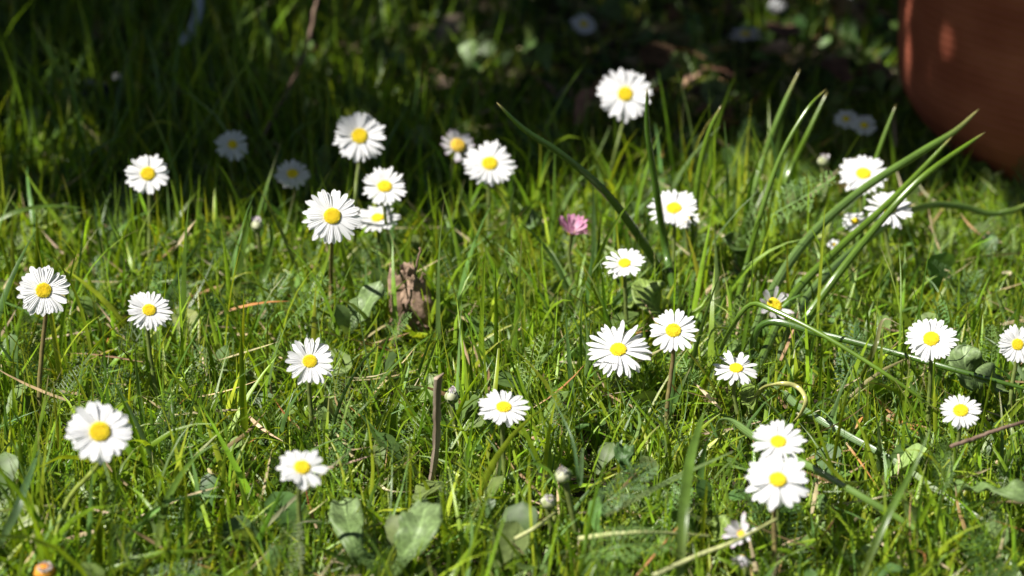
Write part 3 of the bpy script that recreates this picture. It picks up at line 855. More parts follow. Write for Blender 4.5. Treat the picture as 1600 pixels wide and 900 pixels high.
# ------------------------------------------------------------------ broad leaves
def broad_profile(w, base=0.18, belly=0.6, tip=2.0):
    def f(s):
        a = base + (1 - base) * min(1, s / belly) ** 1.6 if s < belly else 1
        return max(0.0002, w * a * (1 if s < belly else math.sqrt(max(0.0, 1 - ((s - belly) / (1 - belly)) ** tip))))
    return f
MIL = [(0, (0.13, 0.21, 0.06)), (0.5, (0.14, 0.215, 0.07)), (1, (0.17, 0.24, 0.10))]
LIM = [(0, (0.16, 0.24, 0.04)), (1, (0.19, 0.27, 0.06))]
def broad(pts, wpx, label, tone=MIL, name='broad_leaf', prof=None, normal=(0, -0.35, 0.9), fold=0.22, ruffle=0.0013, prot=0.22):
    P = [at(*p) for p in pts]
    dep = project(P[-1])[2]
    w = 0.5 * wpx * dep / FPX
    b = P[0].copy(); b[2] = 0
    o = ribbon(name, [p - b for p in P], (prof or broad_profile)(w), M['broad'], tone, n=32, m=9, fold=fold, normal=normal, ruffle=ruffle, seed=len(bpy.data.objects), thick=0.00025)
    o.location = tuple(b)
    tag(o, label, 'leaf', 'broad leaves in the lawn')
    for s in (0.45, 0.65, 0.85):
        c = P[0] * (1 - s) + P[-1] * s if len(P) == 2 else spline(P, 21)[int(s * 20)]
        x, y, d_ = project(c)
        HEADS.append((x, y, wpx * 0.5 * prot, wpx * 0.5 * prot, d_))
    return o
M['broad'] = foliage_mat('broad_leaf_tissue', trans=0.2, rough=0.5, nscale=700, noise=0.32, spec=0.4, stripes=0.0, bump=0.8, veins=True)
broad([(610, 915, 0.008), (632, 868, 0.018), (655, 825, 0.026), (668, 785, 0.028)], 68, 'large pale mottled leaf at the bottom left of centre')
broad([(585, 905, 0.006), (560, 870, 0.016), (545, 825, 0.022), (535, 778, 0.022)], 54, 'mottled dark green leaf half in shadow under the ragged daisy')
broad([(520, 545, 0.006), (550, 505, 0.014), (575, 470, 0.022), (596, 440, 0.028)], 46, 'pale broad leaf left of the rolled dead leaf')
broad([(1060, 515, 0.006), (1035, 490, 0.016), (1015, 462, 0.024), (1000, 436, 0.028)], 62, 'yellow green broad leaf behind the small centre daisy', LIM)
broad([(965, 500, 0.006), (980, 480, 0.012), (1000, 470, 0.018)], 40, 'small yellow green leaf left of the larger one at centre', LIM)
broad([(1540, 640, 0.006), (1520, 600, 0.016), (1508, 565, 0.024), (1512, 540, 0.028)], 62, 'large pale leaf right of the bright right hand daisy')
broad([(1590, 640, 0.006), (1570, 610, 0.016), (1545, 590, 0.022), (1528, 588, 0.024)], 50, 'pale leaf below the daisy at the right edge')
broad([(1180, 455, 0.006), (1165, 410, 0.02), (1150, 385, 0.03), (1130, 372, 0.034)], 44, 'dark broad leaf in shade between the upright leaves', [(0, (0.07, 0.12, 0.03)), (1, (0.07, 0.12, 0.03))], prot=0.3)
broad([(1490, 760, 0.018), (1540, 765, 0.026), (1590, 768, 0.03), (1650, 760, 0.026)], 44, 'toothed leaf lying level at the right edge', MIL,
      prof=lambda w: (lambda s: w * (0.25 + 0.75 * min(1, s * 1.5)) * (0.72 + 0.28 * abs(((s * 7) % 1) - 0.2) / 0.8) * (1 if s < 0.9 else 0.5)))
broad([(975, 735, 0.02), (975, 718, 0.024), (976, 695, 0.026)], 34, 'round clover like leaf in lower centre grass', [(0, (0.05, 0.11, 0.03)), (1, (0.06, 0.12, 0.03))])
broad([(1115, 850, 0.008), (1125, 828, 0.014), (1135, 805, 0.018)], 40, 'small lime leaf left of the wilted daisy', LIM, prot=0.3)
broad([(1180, 575, 0.006), (1172, 600, 0.012), (1170, 640, 0.02)], 30, 'lime leaf blade curling under the uneven petalled daisy', LIM, prot=0.3)

# ------------------------------------------------------------------ feathery (yarrow) leaves
def feather(pairs=18, seed=0, width=0.20, dense=1.0):
    """one feathery leaf along +x, length 1; returns quads"""
    rs = np.random.default_rng(seed)
    V, F = [], []
    def quad(p, d, n, l, w):
        d = d / (np.linalg.norm(d) + 1e-9)
        s_ = np.cross(d, n); s_ /= np.linalg.norm(s_) + 1e-9
        b = len(V)
        V.extend([p - s_ * w * 0.5, p + s_ * w * 0.5, p + d * l * 0.6 + s_ * w * 0.6, p + d * l * 0.6 - s_ * w * 0.6, p + d * l + s_ * w * 0.12, p + d * l - s_ * w * 0.12])
        F.append((b, b + 1, b + 2, b + 3)); F.append((b + 3, b + 2, b + 4, b + 5))
    def cz(x):
        return np.array([x, 0.0, 0.10 * x * x])
    nz = np.array([0, 0, 1.0])
    for i in range(8):
        quad(cz(i / 8), cz((i + 1) / 8) - cz(i / 8), nz, 1 / 8 * 1.05, 0.014)
    for i in range(pairs):
        x = 0.08 + 0.9 * i / pairs
        ln = width * math.sin(PI * (0.12 + 0.86 * x)) ** 0.7
        for sd in (-1, 1):
            d = np.array([0.45 + rs.uniform(-.1, .1), sd, rs.uniform(0.2, 0.9)])
            d /= np.linalg.norm(d)
            p = cz(x)
            l = ln * rs.uniform(0.8, 1.1)
            quad(p, d, nz, l, 0.0085)
            for q in (0.4, 0.7, 0.9):
                for s2 in (-1, 1):
                    e = d + 0.9 * s2 * np.array([0.8, -0.45 * sd, 0]) + np.array([0, 0, rs.uniform(-.3, .5)])
                    quad(p + d * l * q, e, nz, l * 0.30 * rs.uniform(0.6, 1.15), 0.0085)
    return np.array(V), np.array(F)

FEATH = [feather(16 + 2 * (i % 3), i) for i in range(5)]

def yarrow(pts, label, wmul=1.0, tone=(0.09, 0.16, 0.045), seed=0):
    P = np.array([at(*p) for p in pts])
    b = P[0].copy(); b[2] = 0
    V, F = feather(19, seed, 0.16 * wmul)
    C = spline(P - b, 40)
    T, A, B = frames(C, (0.1, -0.6, 0.8))
    L = np.linalg.norm(np.diff(C, axis=0), axis=1).sum()
    x = np.clip(V[:, 0], 0, 1.0)
    idx = x * 39
    i0 = np.clip(np.floor(idx).astype(int), 0, 38); f = (idx - i0)[:, None]
    c = C[i0] * (1 - f) + C[i0 + 1] * f
    W = c + (V[:, 0] - x)[:, None] * L * T[i0] + A[i0] * V[:, 1][:, None] * L + B[i0] * (V[:, 2] - 0.10 * x * x)[:, None] * L
    t = np.array(tone) * RNG.uniform(0.8, 1.25, (len(W), 1))
    o = link('yarrow_leaf', np_mesh('yarrow_leaf', W, F, M['cover'], t))
    o.location = tuple(b)
    tag(o, label, 'yarrow leaf', 'feathery leaves standing out of the lawn')
    return o
YG = (0.12, 0.21, 0.05)
yarrow([(1150, 380, 0.80), (1200, 340, 0.795), (1255, 308, 0.79), (1312, 272, 0.785)], 'long feathery leaf rising right below the upper right hand daisy', 1.0, YG, 1)
yarrow([(350, 560, 0.73), (345, 520, 0.73), (336, 490, 0.73), (332, 455, 0.73)], 'dark feathery leaf standing right of the small left daisy', 1.3, (0.07, 0.14, 0.04), 2)
yarrow([(440, 515, 0.735), (465, 485, 0.735), (490, 460, 0.735), (512, 430, 0.735)], 'feathery leaf left of the long bare stalk', 1.3, YG, 3)
yarrow([(600, 545, 0.72), (615, 520, 0.72), (632, 500, 0.72), (644, 488, 0.72)], 'small bright feathery sprig before the rolled dead leaf', 1.1, YG, 4)
yarrow([(800, 520, 0.73), (805, 490, 0.73), (798, 470, 0.73), (790, 462, 0.73)], 'feathery leaf tip in the grass right of the rolled dead leaf', 1.3, (0.10, 0.18, 0.06), 5)
yarrow([(930, 800, 0.028), (960, 775, 0.034), (1000, 745, 0.036), (1030, 728, 0.038)], 'broad feathery leaf left of the broad flat blade', 1.15, (0.11, 0.19, 0.07), 6)
yarrow([(905, 870, 0.022), (960, 855, 0.030), (1010, 850, 0.030), (1060, 852, 0.028)], 'feathery leaf lying level at the bottom centre', 1.1, YG, 7)
yarrow([(1240, 600, 0.72), (1235, 570, 0.72), (1243, 545, 0.72), (1238, 520, 0.72)], 'feathery leaf beside the shiny slanting leaf bases', 1.4, (0.08, 0.15, 0.05), 8)
yarrow([(1470, 770, 0.024), (1472, 735, 0.03), (1470, 710, 0.034), (1468, 690, 0.038)], 'feathery leaf below the small slender petalled daisy', 1.5, YG, 9)
yarrow([(905, 175, 1.10), (870, 170, 1.10), (840, 160, 1.10), (808, 155, 1.10)], 'blurred feathery leaf lying level in shade left of the highest daisy', 1.2, (0.14, 0.22, 0.09), 10)
yarrow([(20, 310, 0.93), (18, 285, 0.93), (30, 262, 0.925), (52, 248, 0.92)], 'feathery leaf in shade at the left edge', 1.4, YG, 11)
yarrow([(980, 640, 0.70), (970, 615, 0.70), (975, 590, 0.70), (990, 570, 0.70)], 'grey green feathery leaf just right of the widest daisy stalk', 1.7, (0.11, 0.17, 0.09), 12)

# ------------------------------------------------------------------ stones, stake in the shaded background
def stone(px, py, z, wpx, label, m, seed, flat=0.6, group='stones in the shade'):
    c = at(px, py, z)
    dep = project(c)[2]
    r = 0.5 * wpx * dep / FPX
    rs = np.random.default_rng(seed)
    iv, f = ico()
    V = [np.array(v) for v in iv]; F = [tuple(x) for x in f]
    for _ in range(2):
        cache, NF = {}, []
        def mid(a, b):
            k = (min(a, b), max(a, b))
            if k not in cache:
                p = V[a] + V[b]; V.append(p / np.linalg.norm(p)); cache[k] = len(V) - 1
            return cache[k]
        for a, b, c_ in F:
            x, y, w_ = mid(a, b), mid(b, c_), mid(c_, a)
            NF += [(a, x, w_), (b, y, x), (c_, w_, y), (x, y, w_)]
        F = NF
    V = np.array(V)
    D = rs.normal(size=(7, 3))
    q = 1 + 0.08 * np.sin(V @ D.T * 2.2 + rs.uniform(0, 6, 7)).sum(1) / 2
    V = V * q[:, None] * np.array([1, 0.8, flat]) * r
    o = link('stone', np_mesh('stone', V, F, M[m]))
    o.location = (c[0], c[1], max(0, c[2] - r * flat * 0.2))
    o.rotation_euler = (0, 0, rs.uniform(0, 3))
    tag(o, label, 'stone', group)
    return o
stone(795, 150, 0.010, 60, 'dark blue grey stone in shade left of the highest daisy', 'darkstone', 1)
stone(150, 155, 0.012, 110, 'dark stone deep in the shaded grass at upper left', 'darkstone', 2, 0.5)
stone(84, 142, 0.020, 20, 'sun fleck made as a small pale stone, leftmost of three deep in the upper left shade', 'stone', 3)  # this and the next two: sunlit flecks given pale stone colour and shape
stone(138, 128, 0.024, 18, 'sun fleck made as a small pale stone, middle of three deep in the upper left shade', 'stone', 4)
stone(184, 119, 0.022, 20, 'sun fleck made as a small pale stone, rightmost of three deep in the upper left shade', 'stone', 5)
stone(1318, 2, 0.008, 90, 'pale blurred stone at the top edge left of the terracotta pot', 'stone', 6, 0.4)
stone(1215, 8, 0.008, 40, 'smaller pale blurred stone at the top edge', 'stone', 7, 0.5)
P_ = [at(285, 70, 1.05), at(308, 25, 1.06), at(312, -40, 1.07)]
sk = ribbon('plant_label_stake', [p - np.array([P_[0][0], P_[0][1], 0]) for p in P_], lambda s: 0.0022, M['stake'], (0.4, 0.43, 0.5), n=12, m=3, fold=0.05, normal=(0, -1, 0.2), thick=0.0008)
sk.location = (P_[0][0], P_[0][1], 0)
tag(sk, 'pale blurred stake standing in the dark grass at the top left', 'plant stake')

# ------------------------------------------------------------------ grass
def smooth_noise(x, y, f, seed):
    rs = np.random.default_rng(seed)
    out = np.zeros_like(x)
    for _ in range(7):
        a = rs.uniform(0, 2 * PI); k = f * rs.uniform(0.5, 1.8)
        out += np.sin((x * math.cos(a) + y * math.sin(a)) * k + rs.uniform(0, 6.28))
    return out / 7 * 1.6

def prune(V, nb, nv, grow=0.0):
    """drop the blades that would stand between the viewer and a flower head"""
    v = V.reshape(-1, 3) - C0
    dep = v @ CF
    px = 800 + (v @ CR) / dep * FPX
    py = 450 - (v @ CU) / dep * FPX
    bad = np.zeros(len(v), bool)
    for hx, hy, rx, ry, hd in HEADS:
        bad |= (((px - hx) / (rx + grow)) ** 2 + ((py - hy) / (ry + grow)) ** 2 < 1) & (dep < hd + 0.002)
    # keep grass out of the pot
    w = V.reshape(-1, 3)
    bad &= w[:, 2] > 0.009
    bad |= (w[:, 0] - POT[0]) ** 2 + (w[:, 1] - POT[1]) ** 2 < 0.1 ** 2
    return ~bad.reshape(nb, nv).any(1)

def make_blades(x, y, L, w, t0, bend, az, tone, tip_tone=None, seg=6, fold=0.3, drift=0.5, seed=1, z0=None, minz=0.0008, name='grass', base_tone=(0.17, 0.2, 0.07), k=2.0):
    rs = np.random.default_rng(seed)
    n = len(x)
    s = np.linspace(0, 1, seg + 1)
    P = np.zeros((n, seg + 1, 3))
    P[:, 0, 0] = x; P[:, 0, 1] = y; P[:, 0, 2] = 0 if z0 is None else z0
    azd = rs.normal(0, drift, n)
    D = np.zeros((n, seg + 1, 3))
    for i in range(seg + 1):
        th = t0 + bend * s[i] ** 1.4
        a = az + azd * s[i]
        D[:, i, 0] = np.sin(th) * np.cos(a); D[:, i, 1] = np.sin(th) * np.sin(a); D[:, i, 2] = np.cos(th)
        if i:
            P[:, i] = P[:, i - 1] + 0.5 * (D[:, i] + D[:, i - 1]) * (L / seg)[:, None]
    P[:, 1:, 2] = np.maximum(P[:, 1:, 2], minz + 0.004 * rs.random((n, 1)))
    side0 = np.stack([-np.sin(az), np.cos(az), np.zeros(n)], 1)
    tw0 = rs.normal(0, 0.9, n); twr = rs.normal(0, 0.9, n)
    V = np.zeros((n, seg + 1, 3, 3))
    for i in range(seg + 1):
        T = D[:, i]
        Nn = np.cross(side0, T); Nn /= np.linalg.norm(Nn, axis=1)[:, None] + 1e-9
        S2 = np.cross(T, Nn)
        tw = tw0 + twr * s[i]
        a = np.cos(tw)[:, None] * S2 + np.sin(tw)[:, None] * Nn
        b = -np.sin(tw)[:, None] * S2 + np.cos(tw)[:, None] * Nn
        ww = (w * (0.6 + 0.4 * min(1, s[i] / 0.3)) * max(0.03, (1 - s[i] ** k)))[:, None]
        V[:, i, 0] = P[:, i] - a * ww * 0.5 + b * ww * fold * 0.5
        V[:, i, 1] = P[:, i]
        V[:, i, 2] = P[:, i] + a * ww * 0.5 + b * ww * fold * 0.5
    nv = (seg + 1) * 3
    Pm = np.concatenate([P[:, :-1] * (1 - f) + P[:, 1:] * f for f in (0.0, 0.25, 0.5, 0.75)], 1)
    keep = prune(Pm, n, Pm.shape[1], 3.5)
    V = V[keep]; tone = tone[keep]
    n = len(V)
    c = np.repeat(tone[:, None, :], seg + 1, 1)
    bt = np.array(base_tone)
    fb = np.clip(1 - s / 0.35, 0, 1)[None, :, None] * rs.uniform(0.1, 0.8, (n, 1, 1))
    c = c * (1 - fb) + bt * fb
    tipd = (rs.random(n) < 0.12)[:, None, None] * np.clip((s - 0.75) / 0.25, 0, 1)[None, :, None]
    c = c * (1 - tipd) + np.array((0.30, 0.24, 0.13)) * tipd
    c = np.repeat(c[:, :, None, :], 3, 2).reshape(-1, 3)
    q = np.array([(i * 3 + j, i * 3 + j + 1, (i + 1) * 3 + j + 1, (i + 1) * 3 + j) for i in range(seg) for j in range(2)])
    F = (q[None] + (np.arange(n) * nv)[:, None, None]).reshape(-1, 4)
    ac = np.tile(np.array([0.0, 0.5, 1.0]), n * (seg + 1))
    return V.reshape(-1, 3), F, c, ac

def scatter(n, xr, yr, seed):
    rs = np.random.default_rng(seed)
    return rs.uniform(*xr, n), rs.uniform(*yr, n), rs

def mixtone(rs, n, palette, probs, var=0.22):
    P = np.array(palette)
    c = P[rs.choice(len(P), n, p=probs)]
    return c * rs.lognormal(0, var, (n, 1)) * rs.normal(1, 0.06, (n, 3))

PAL = [(0.200, 0.315, 0.018), (0.160, 0.275, 0.018), (0.135, 0.235, 0.065), (0.295, 0.37, 0.028), (0.085, 0.165, 0.016)]
PRB = [0.34, 0.26, 0.16, 0.14, 0.10]

def shade_edge(x):
    """distance at which the shrub's shade starts"""
    return np.interp(x, [-0.6, -0.25, -0.12, -0.04, 0.01, 0.10, 0.17, 0.21, 0.26, 0.6], [0.875, 0.85, 0.830, 0.818, 0.85, 0.955, 0.895, 0.885, 0.81, 0.80])

def height_map(x, y):
    # the lawn is short in front of the pot and to the right
    right = np.clip((x - 0.05) / 0.1, 0, 1) * np.clip((y - 0.66) / 0.12, 0, 1)
    back = np.clip((y - 0.88) / 0.06, 0, 1) * np.clip((x + 0.02) / 0.06, 0, 1)
    return (1 - 0.42 * right) * (1 - 0.25 * back)

def lawn():
    # main lawn, short and tangled
    n = 30000
    x, y, rs = scatter(n, (-0.42, 0.42), (0.46, 1.02), 21)
    clump = smooth_noise(x, y, 60, 3)
    keep = rs.random(n) < np.clip(0.75 + 0.35 * clump, 0.15, 1)
    x, y, clump = x[keep], y[keep], clump[keep]
    n = len(x)
    L = rs.gamma(7, 1 / 7, n) * 0.0285 * (1 + 0.25 * smooth_noise(x, y, 35, 5))
    L *= np.where(y < 0.62, 0.85, 1.0)
    w = rs.uniform(0.0010, 0.0026, n)
    L *= height_map(x, y)
    t0 = np.abs(rs.normal(0.35, 0.35, n))
    bend = rs.normal(0.55, 0.6, n)
    az = rs.uniform(0, 2 * PI, n)
    tone = mixtone(rs, n, PAL, PRB)
    a = make_blades(x, y, L, w, t0, bend, az, tone, seed=31)
    # fine under-blades lying flat
    n = 15000
    x, y, rs = scatter(n, (-0.42, 0.42), (0.46, 1.05), 22)
    b = make_blades(x, y, rs.uniform(0.010, 0.03, n), rs.uniform(0.0006, 0.0014, n), rs.uniform(0.5, 1.5, n), rs.normal(0.2, 0.4, n), rs.uniform(0, 2 * PI, n),
                    mixtone(rs, n, PAL, PRB) * 1.05, seed=32, seg=4, z0=rs.uniform(0, 0.012, n))
    # short fine mown turf filling the gaps
    n = 34000
    x, y, rs = scatter(n, (-0.36, 0.36), (0.48, 1.0), 24)
    d = make_blades(x, y, rs.uniform(0.010, 0.026, n), rs.uniform(0.0007, 0.0015, n), np.abs(rs.normal(0.45, 0.35, n)), rs.normal(0.3, 0.5, n), rs.uniform(0, 2 * PI, n),
                    mixtone(rs, n, PAL, [0.36, 0.26, 0.10, 0.22, 0.06]), seed=34, seg=4)
    # longer upright blades
    n = 2300
    x, y, rs = scatter(n, (-0.42, 0.42), (0.62, 1.0), 23)
    p = np.clip((y - 0.6) / 0.3, 0.1, 1) * np.clip(1 - (x - 0.09) / 0.06, 0.04, 1) * np.clip(1 - (y - 0.86) / 0.05 * (x > 0), 0.1, 1)
    kp = rs.random(n) < p
    x, y = x[kp], y[kp]; n = len(x)
    c = make_blades(x, y, rs.uniform(0.045, 0.070, n) * (1 - 0.42 * np.clip((y - 0.74) / 0.1, 0, 1) * (x < 0.03)), rs.uniform(0.0016, 0.0032, n), np.abs(rs.normal(0.12, 0.18, n)), rs.normal(0.35, 0.35, n), rs.uniform(0, 2 * PI, n),
                    mixtone(rs, n, PAL, PRB), seed=33, seg=8)
    out(a, b, c, d, 'grass', M['grass'], 'stuff')

def out(*parts, seglabel=None):
    *arr, name, m, kind = parts
    V = []; F = []; T = []; A = []
    off = 0
    for v, f, t, ac in arr:
        V.append(v); F.append(f + off); T.append(t); A.append(ac); off += len(v)
    me = np_mesh(name, np.vstack(V), np.vstack(F), m, np.clip(np.vstack(T), 0.003, 0.9), {'across': np.concatenate(A)})
    o = link(name, me)
    o['kind'] = kind
    o['category'] = 'grass'
    return o
lawn()

def back_grass():
    # tall dark upright grass in the shade (upper left), thinner to the right
    n = 9000
    x, y, rs = scatter(n, (-0.62, 0.62), (0.88, 1.45), 41)
    left = np.clip(1 - (x + 0.08) / 0.16, 0.12, 1)
    kp = rs.random(n) < left * np.clip((y - shade_edge(x)) / 0.02, 0.0, 1)
    x, y, left = x[kp], y[kp], left[kp]; n = len(x)
    L = rs.uniform(0.04, 0.085, n) * (0.22 + 0.88 * left ** 1.3)
    a = make_blades(x, y, L * 0.9, rs.uniform(0.0009, 0.0024, n), np.abs(rs.normal(0.12, 0.24, n)), rs.normal(0.4, 0.5, n), rs.uniform(0, 2 * PI, n),
                    mixtone(rs, n, PAL, PRB), seed=42, seg=7)
    n = 9000
    x, y, rs = scatter(n, (-0.7, 0.7), (1.0, 1.7), 43)
    b = make_blades(x, y, rs.uniform(0.015, 0.04, n), rs.uniform(0.0012, 0.003, n), np.abs(rs.normal(0.5, 0.4, n)), rs.normal(0.4, 0.5, n), rs.uniform(0, 2 * PI, n),
                    mixtone(rs, n, PAL, PRB), seed=44, seg=5)
    o = out(a, b, 'shaded_grass', M['grass'], 'stuff')
    o['label'] = 'tall dark grass growing in the shade'
back_grass()

def far_grass():
    # the lawn beyond the frame, sparser and coarser with distance
    rs = np.random.default_rng(51)
    n = 26000
    r = 0.5 + 5.5 * rs.random(n) ** 1.6
    a = rs.uniform(0, 2 * PI, n)
    x, y = r * np.cos(a), 0.75 + r * np.sin(a)
    kp = ~((np.abs(x) < 0.42) & (y > 0.46) & (y < 1.45)) & (np.hypot(x, y) > 0.12)
    x, y, r = x[kp], y[kp], r[kp]; n = len(x)
    b = make_blades(x, y, rs.uniform(0.03, 0.06, n), rs.uniform(0.002, 0.004, n) * (1 + 0.8 * r), np.abs(rs.normal(0.4, 0.3, n)), rs.normal(0.5, 0.5, n), rs.uniform(0, 2 * PI, n),
                    mixtone(rs, n, PAL, PRB), seed=52, seg=4)
    o = out(b, 'surrounding_grass', M['grass'], 'stuff')
    o['label'] = 'lawn reaching away around the flowers'
far_grass()

def straw():
    n = 5200
    x, y, rs = scatter(n, (-0.45, 0.45), (0.46, 1.25), 61)
    tone = mixtone(rs, n, [(0.36, 0.29, 0.16), (0.26, 0.17, 0.08), (0.45, 0.38, 0.25), (0.36, 0.17, 0.05)], [0.45, 0.25, 0.2, 0.10], 0.2)
    a = make_blades(x, y, rs.uniform(0.006, 0.032, n), rs.uniform(0.0005, 0.0019, n), rs.uniform(0.9, 1.7, n), rs.normal(0, 0.3, n), rs.uniform(0, 2 * PI, n), tone,
                    seed=62, seg=4, z0=rs.uniform(0.001, 0.017, n), base_tone=(0.4, 0.35, 0.22))
    o = out(a, 'dry_grass', M['straw'], 'stuff')
    o['label'] = 'dead straw and thatch between the green blades'
straw()

def place_cloud(protos, n, xr, yr, seed, name, m, label, tones, probs, size, up=0.5, zmax=0.012, cat='ground cover', dens=None):
    """many small leaves of a few forms, turned and tilted at random"""
    x, y, rs = scatter(n, xr, yr, seed)
    if dens is not None:
        kp = rs.random(n) < dens(x, y)
        x, y = x[kp], y[kp]; n = len(x)
    VV, FF, TT, AA = [], [], [], []
    off = 0
    pick = rs.integers(0, len(protos), n)
    tn = mixtone(rs, n, tones, probs)
    for k in range(len(protos)):
        pv, pf = protos[k]
        I = np.where(pick == k)[0]
        if not len(I):
            continue
        sz = rs.uniform(*size, len(I))
        az = rs.uniform(0, 2 * PI, len(I)); el = np.clip(rs.normal(up, 0.35, len(I)), -0.1, 1.4); ro = rs.normal(0, 0.5, len(I))
        X = np.stack([np.cos(el) * np.cos(az), np.cos(el) * np.sin(az), np.sin(el)], 1)
        Y0 = np.stack([-np.sin(az), np.cos(az), np.zeros(len(I))], 1)
        Z0 = np.cross(X, Y0)
        Y = np.cos(ro)[:, None] * Y0 + np.sin(ro)[:, None] * Z0
        Z = np.cross(X, Y)
        W = sz[:, None, None] * (pv[None, :, 0, None] * X[:, None] + pv[None, :, 1, None] * Y[:, None] + pv[None, :, 2, None] * Z[:, None])
        W += np.stack([x[I], y[I], rs.uniform(0, zmax, len(I))], 1)[:, None]
        W[..., 2] = np.maximum(W[..., 2], 0.0006)
        keep = prune(W, len(I), len(pv))
        W = W[keep]; t = tn[I][keep]
        nn = len(W)
        VV.append(W.reshape(-1, 3))
        FF.append((pf[None] + (np.arange(nn) * len(pv))[:, None, None]).reshape(-1, 4) + off)
        TT.append(np.repeat(t, len(pv), 0)); AA.append(np.full(nn * len(pv), 0.5))
        off += nn * len(pv)
    me = np_mesh(name, np.vstack(VV), np.vstack(FF), m, np.clip(np.vstack(TT), 0.003, 0.9), {'across': np.concatenate(AA)})
    o = link(name, me)
    tag(o, label, cat, kind='stuff')
    return o

place_cloud(FEATH, 1500, (-0.42, 0.42), (0.46, 1.15), 71, 'yarrow_ground_cover', M['cover'], 'fine feathery leaves growing low among the grass',
            [(0.10, 0.17, 0.05), (0.07, 0.13, 0.04), (0.13, 0.21, 0.05)], [0.4, 0.3, 0.3], (0.014, 0.032), up=0.6, zmax=0.010)

def spoon(seed, base=0.25, n=8, m=4):
    V, F, _, _ = ribbon_arrays([(0, 0, 0), (0.5, 0, 0.12), (1, 0, 0.10)], broad_profile(0.27 + 0.06 * (seed % 3), base, 0.62), n=n, m=m, fold=0.2, ruffle=0.02, seed=seed)
    return V, F
SPO = [spoon(i) for i in range(4)]
place_cloud(SPO, 2600, (-0.42, 0.42), (0.46, 1.15), 72, 'low_leaf_ground_cover', M['cover'], 'small rounded leaves low between the grass blades',
            [(0.09, 0.16, 0.04), (0.06, 0.12, 0.03), (0.14, 0.21, 0.06), (0.17, 0.24, 0.07)], [0.4, 0.25, 0.25, 0.1], (0.005, 0.016), up=0.5, zmax=0.014)
place_cloud([spoon(i, 0.4) for i in range(4)], 900, (-0.6, 0.6), (0.95, 1.6), 73, 'leaf_litter', M['litter'], 'brown fallen leaves scattered in the shade', 
            [(0.22, 0.13, 0.08), (0.30, 0.22, 0.15), (0.12, 0.07, 0.04)], [0.4, 0.3, 0.3], (0.012, 0.030), up=0.15, zmax=0.02, cat='leaf litter',
            dens=lambda x, y: np.clip(0.4 + 0.8 * smooth_noise(x, y, 14, 4), 0.05, 1))
place_cloud(SPO, 1500, (-0.6, 0.6), (0.98, 1.6), 74, 'shaded_ground_cover', M['cover'], 'leafy weeds low in the shaded background',
            [(0.09, 0.15, 0.04), (0.06, 0.11, 0.03), (0.12, 0.18, 0.05)], [0.4, 0.3, 0.3], (0.006, 0.018), up=0.6, zmax=0.03)

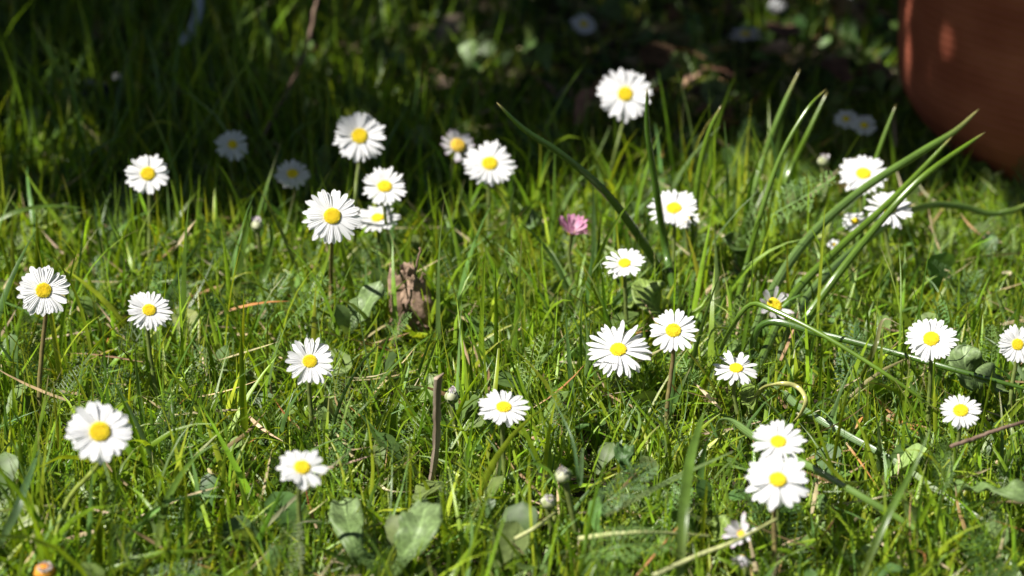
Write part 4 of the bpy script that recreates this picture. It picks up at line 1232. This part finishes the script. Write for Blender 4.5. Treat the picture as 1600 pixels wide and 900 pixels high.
# ------------------------------------------------------------------ the shrub whose shade falls over the background (stands left of and above the frame)
def shrub():
    TR = np.array([-0.75, 1.75, 0])
    root = empty('shrub', TR, 'leafy shrub overhanging the shaded grass behind the daisies', 'shrub')
    rs = np.random.default_rng(81)
    n = 21000
    tx = rs.uniform(-0.75, 0.75, n); ty = rs.uniform(0.86, 1.75, n)
    z = rs.uniform(0.55, 0.95, n)
    sun = np.array(SUN)
    e = shade_edge(tx) + 0.014 * smooth_noise(tx, ty, 90, 8)
    keep = ty > e + 0.008
    # gaps in the crown let flecks of sun through
    gaps = np.where(tx > -0.12, smooth_noise(tx, ty, 105, 9), smooth_noise(tx, ty, 75, 9)) - 3 * ((tx > 0.21) & (ty < 1.05)) - 0.9 * (tx < -0.10)
    keep &= ~((gaps > np.where(tx > -0.12, np.where(ty > 1.0, 0.02, 0.45), 0.9)) & (rs.random(n) < 0.93))
    C = np.stack([tx, ty, np.zeros(n)], 1) + z[:, None] / sun[2] * sun
    spots = [(at(1414, 70, POT[1] - 0.01), 0.004), (at(1420, 120, POT[1] - 0.01), 0.004), (at(1412, 10, POT[1] - 0.01), 0.005), (at(1448, 30, POT[1] - 0.06), 0.004),
             (at(1522, 20, POT[1] - 0.1), 0.004), (at(1487, 165, POT[1] - 0.08), 0.005), (at(1440, 60, POT[1] - 0.05), 0.004),
             (at(430, 110, 0.02), 0.008), (at(480, 60, 0.02), 0.010), (at(600, 30, 0.02), 0.012), (at(665, 40, 0.015), 0.010), (at(720, 90, 0.02), 0.010), (at(745, 70, 0.02), 0.010),
             (at(560, 100, 0.03), 0.008), (at(640, 160, 0.03), 0.007), (at(500, 150, 0.03), 0.007), (at(700, 190, 0.02), 0.008), (at(60, 60, 0.04), 0.004),
             (at(180, 120, 0.02), 0.005), (at(85, 142, 0.02), 0.005), (at(1330, 60, 0.02), 0.008), (at(1180, 30, 0.02), 0.008),
             (at(1100, 120, 0.02), 0.006), (at(840, 170, 1.10), 0.012), (at(880, 170, 1.10), 0.008), (at(400, 20, 0.04), 0.004), (at(1318, 2, 0.01), 0.012),
             (at(130, 175, 0.92), 0.006), (at(100, 205, 0.93), 0.005), (at(60, 235, 0.94), 0.006), (at(40, 255, 0.92), 0.008), (at(960, 100, 0.01), 0.005)]
    spots += [(p, r_ * 0.75) for p, r_ in SUNNY]
    leaf_r = rs.uniform(0.011, 0.020, n)
    for p, r in spots:
        d = C - p
        t = d @ sun
        perp = np.linalg.norm(d - t[:, None] * sun, axis=1)
        keep &= ~(perp < r + leaf_r * 0.6)
    C, leaf_r = C[keep], leaf_r[keep]
    for p, r_ in SHADED:  # extra unseen leaves added sunward to keep these daisies in shade
        for q in range(5):
            o_ = rs.normal(0, 0.006, 3)
            C = np.vstack([C, p + o_ + sun * rs.uniform(0.6, 0.9)]); leaf_r = np.append(leaf_r, 0.018)
    # unseen wall of leaves added behind the frame to block sky light
    k_ = 11000
    sk_ = np.stack([rs.uniform(-1.1, 1.1, k_), rs.uniform(1.55, 1.85, k_), rs.uniform(0.02, 0.95, k_)], 1)
    C = np.vstack([C, sk_]); leaf_r = np.append(leaf_r, rs.uniform(0.013, 0.022, k_))
    n = len(C)
    pv, pf = spoon(2, 0.5, 7, 3)
    pv = pv * np.array([1, 1.2, 1]) - np.array([0.5, 0, 0])
    # each leaf roughly faces up with scatter
    az = rs.uniform(0, 2 * PI, n)
    Nn = np.array([0, 0, 1.0]) + rs.normal(0, 0.4, (n, 3)); Nn /= np.linalg.norm(Nn, axis=1)[:, None]
    X = np.stack([np.cos(az), np.sin(az), np.zeros(n)], 1); X -= (X * Nn).sum(1)[:, None] * Nn; X /= np.linalg.norm(X, axis=1)[:, None]
    Y = np.cross(Nn, X)
    sz = leaf_r * 2.2
    W = sz[:, None, None] * (pv[None, :, 0, None] * X[:, None] + pv[None, :, 1, None] * Y[:, None] + pv[None, :, 2, None] * Nn[:, None]) + C[:, None]
    V = W.reshape(-1, 3) - TR
    F = (pf[None] + (np.arange(n) * len(pv))[:, None, None]).reshape(-1, 4)
    link('crown', np_mesh('crown', V, F, M['canopy'], None, {'across': np.full(len(V), 0.5)}), root)
    # trunk and limbs
    VV, FF = [], []
    def add(pts, r0, r1):
        V_, F_, _, _ = tube_arrays(pts, lambda s: r0 + (r1 - r0) * s, n=12, k=8)
        b = sum(len(v) for v in VV)
        VV.append(V_); FF.extend([tuple(q + b for q in f) for f in F_])
    add([(0, 0, -0.02), (0.01, -0.01, 0.25), (-0.02, -0.05, 0.55)], 0.028, 0.018)
    for k in range(9):
        g_ = C[rs.integers(0, n)] - TR
        m_ = g_ * 0.5 + np.array([0, 0, 0.08])
        add([(-0.02, -0.05, 0.5), tuple(m_), tuple(g_)], 0.008, 0.002)
    link('trunk', np_mesh('trunk', np.vstack(VV), FF, M['trunk']), root)
shrub()
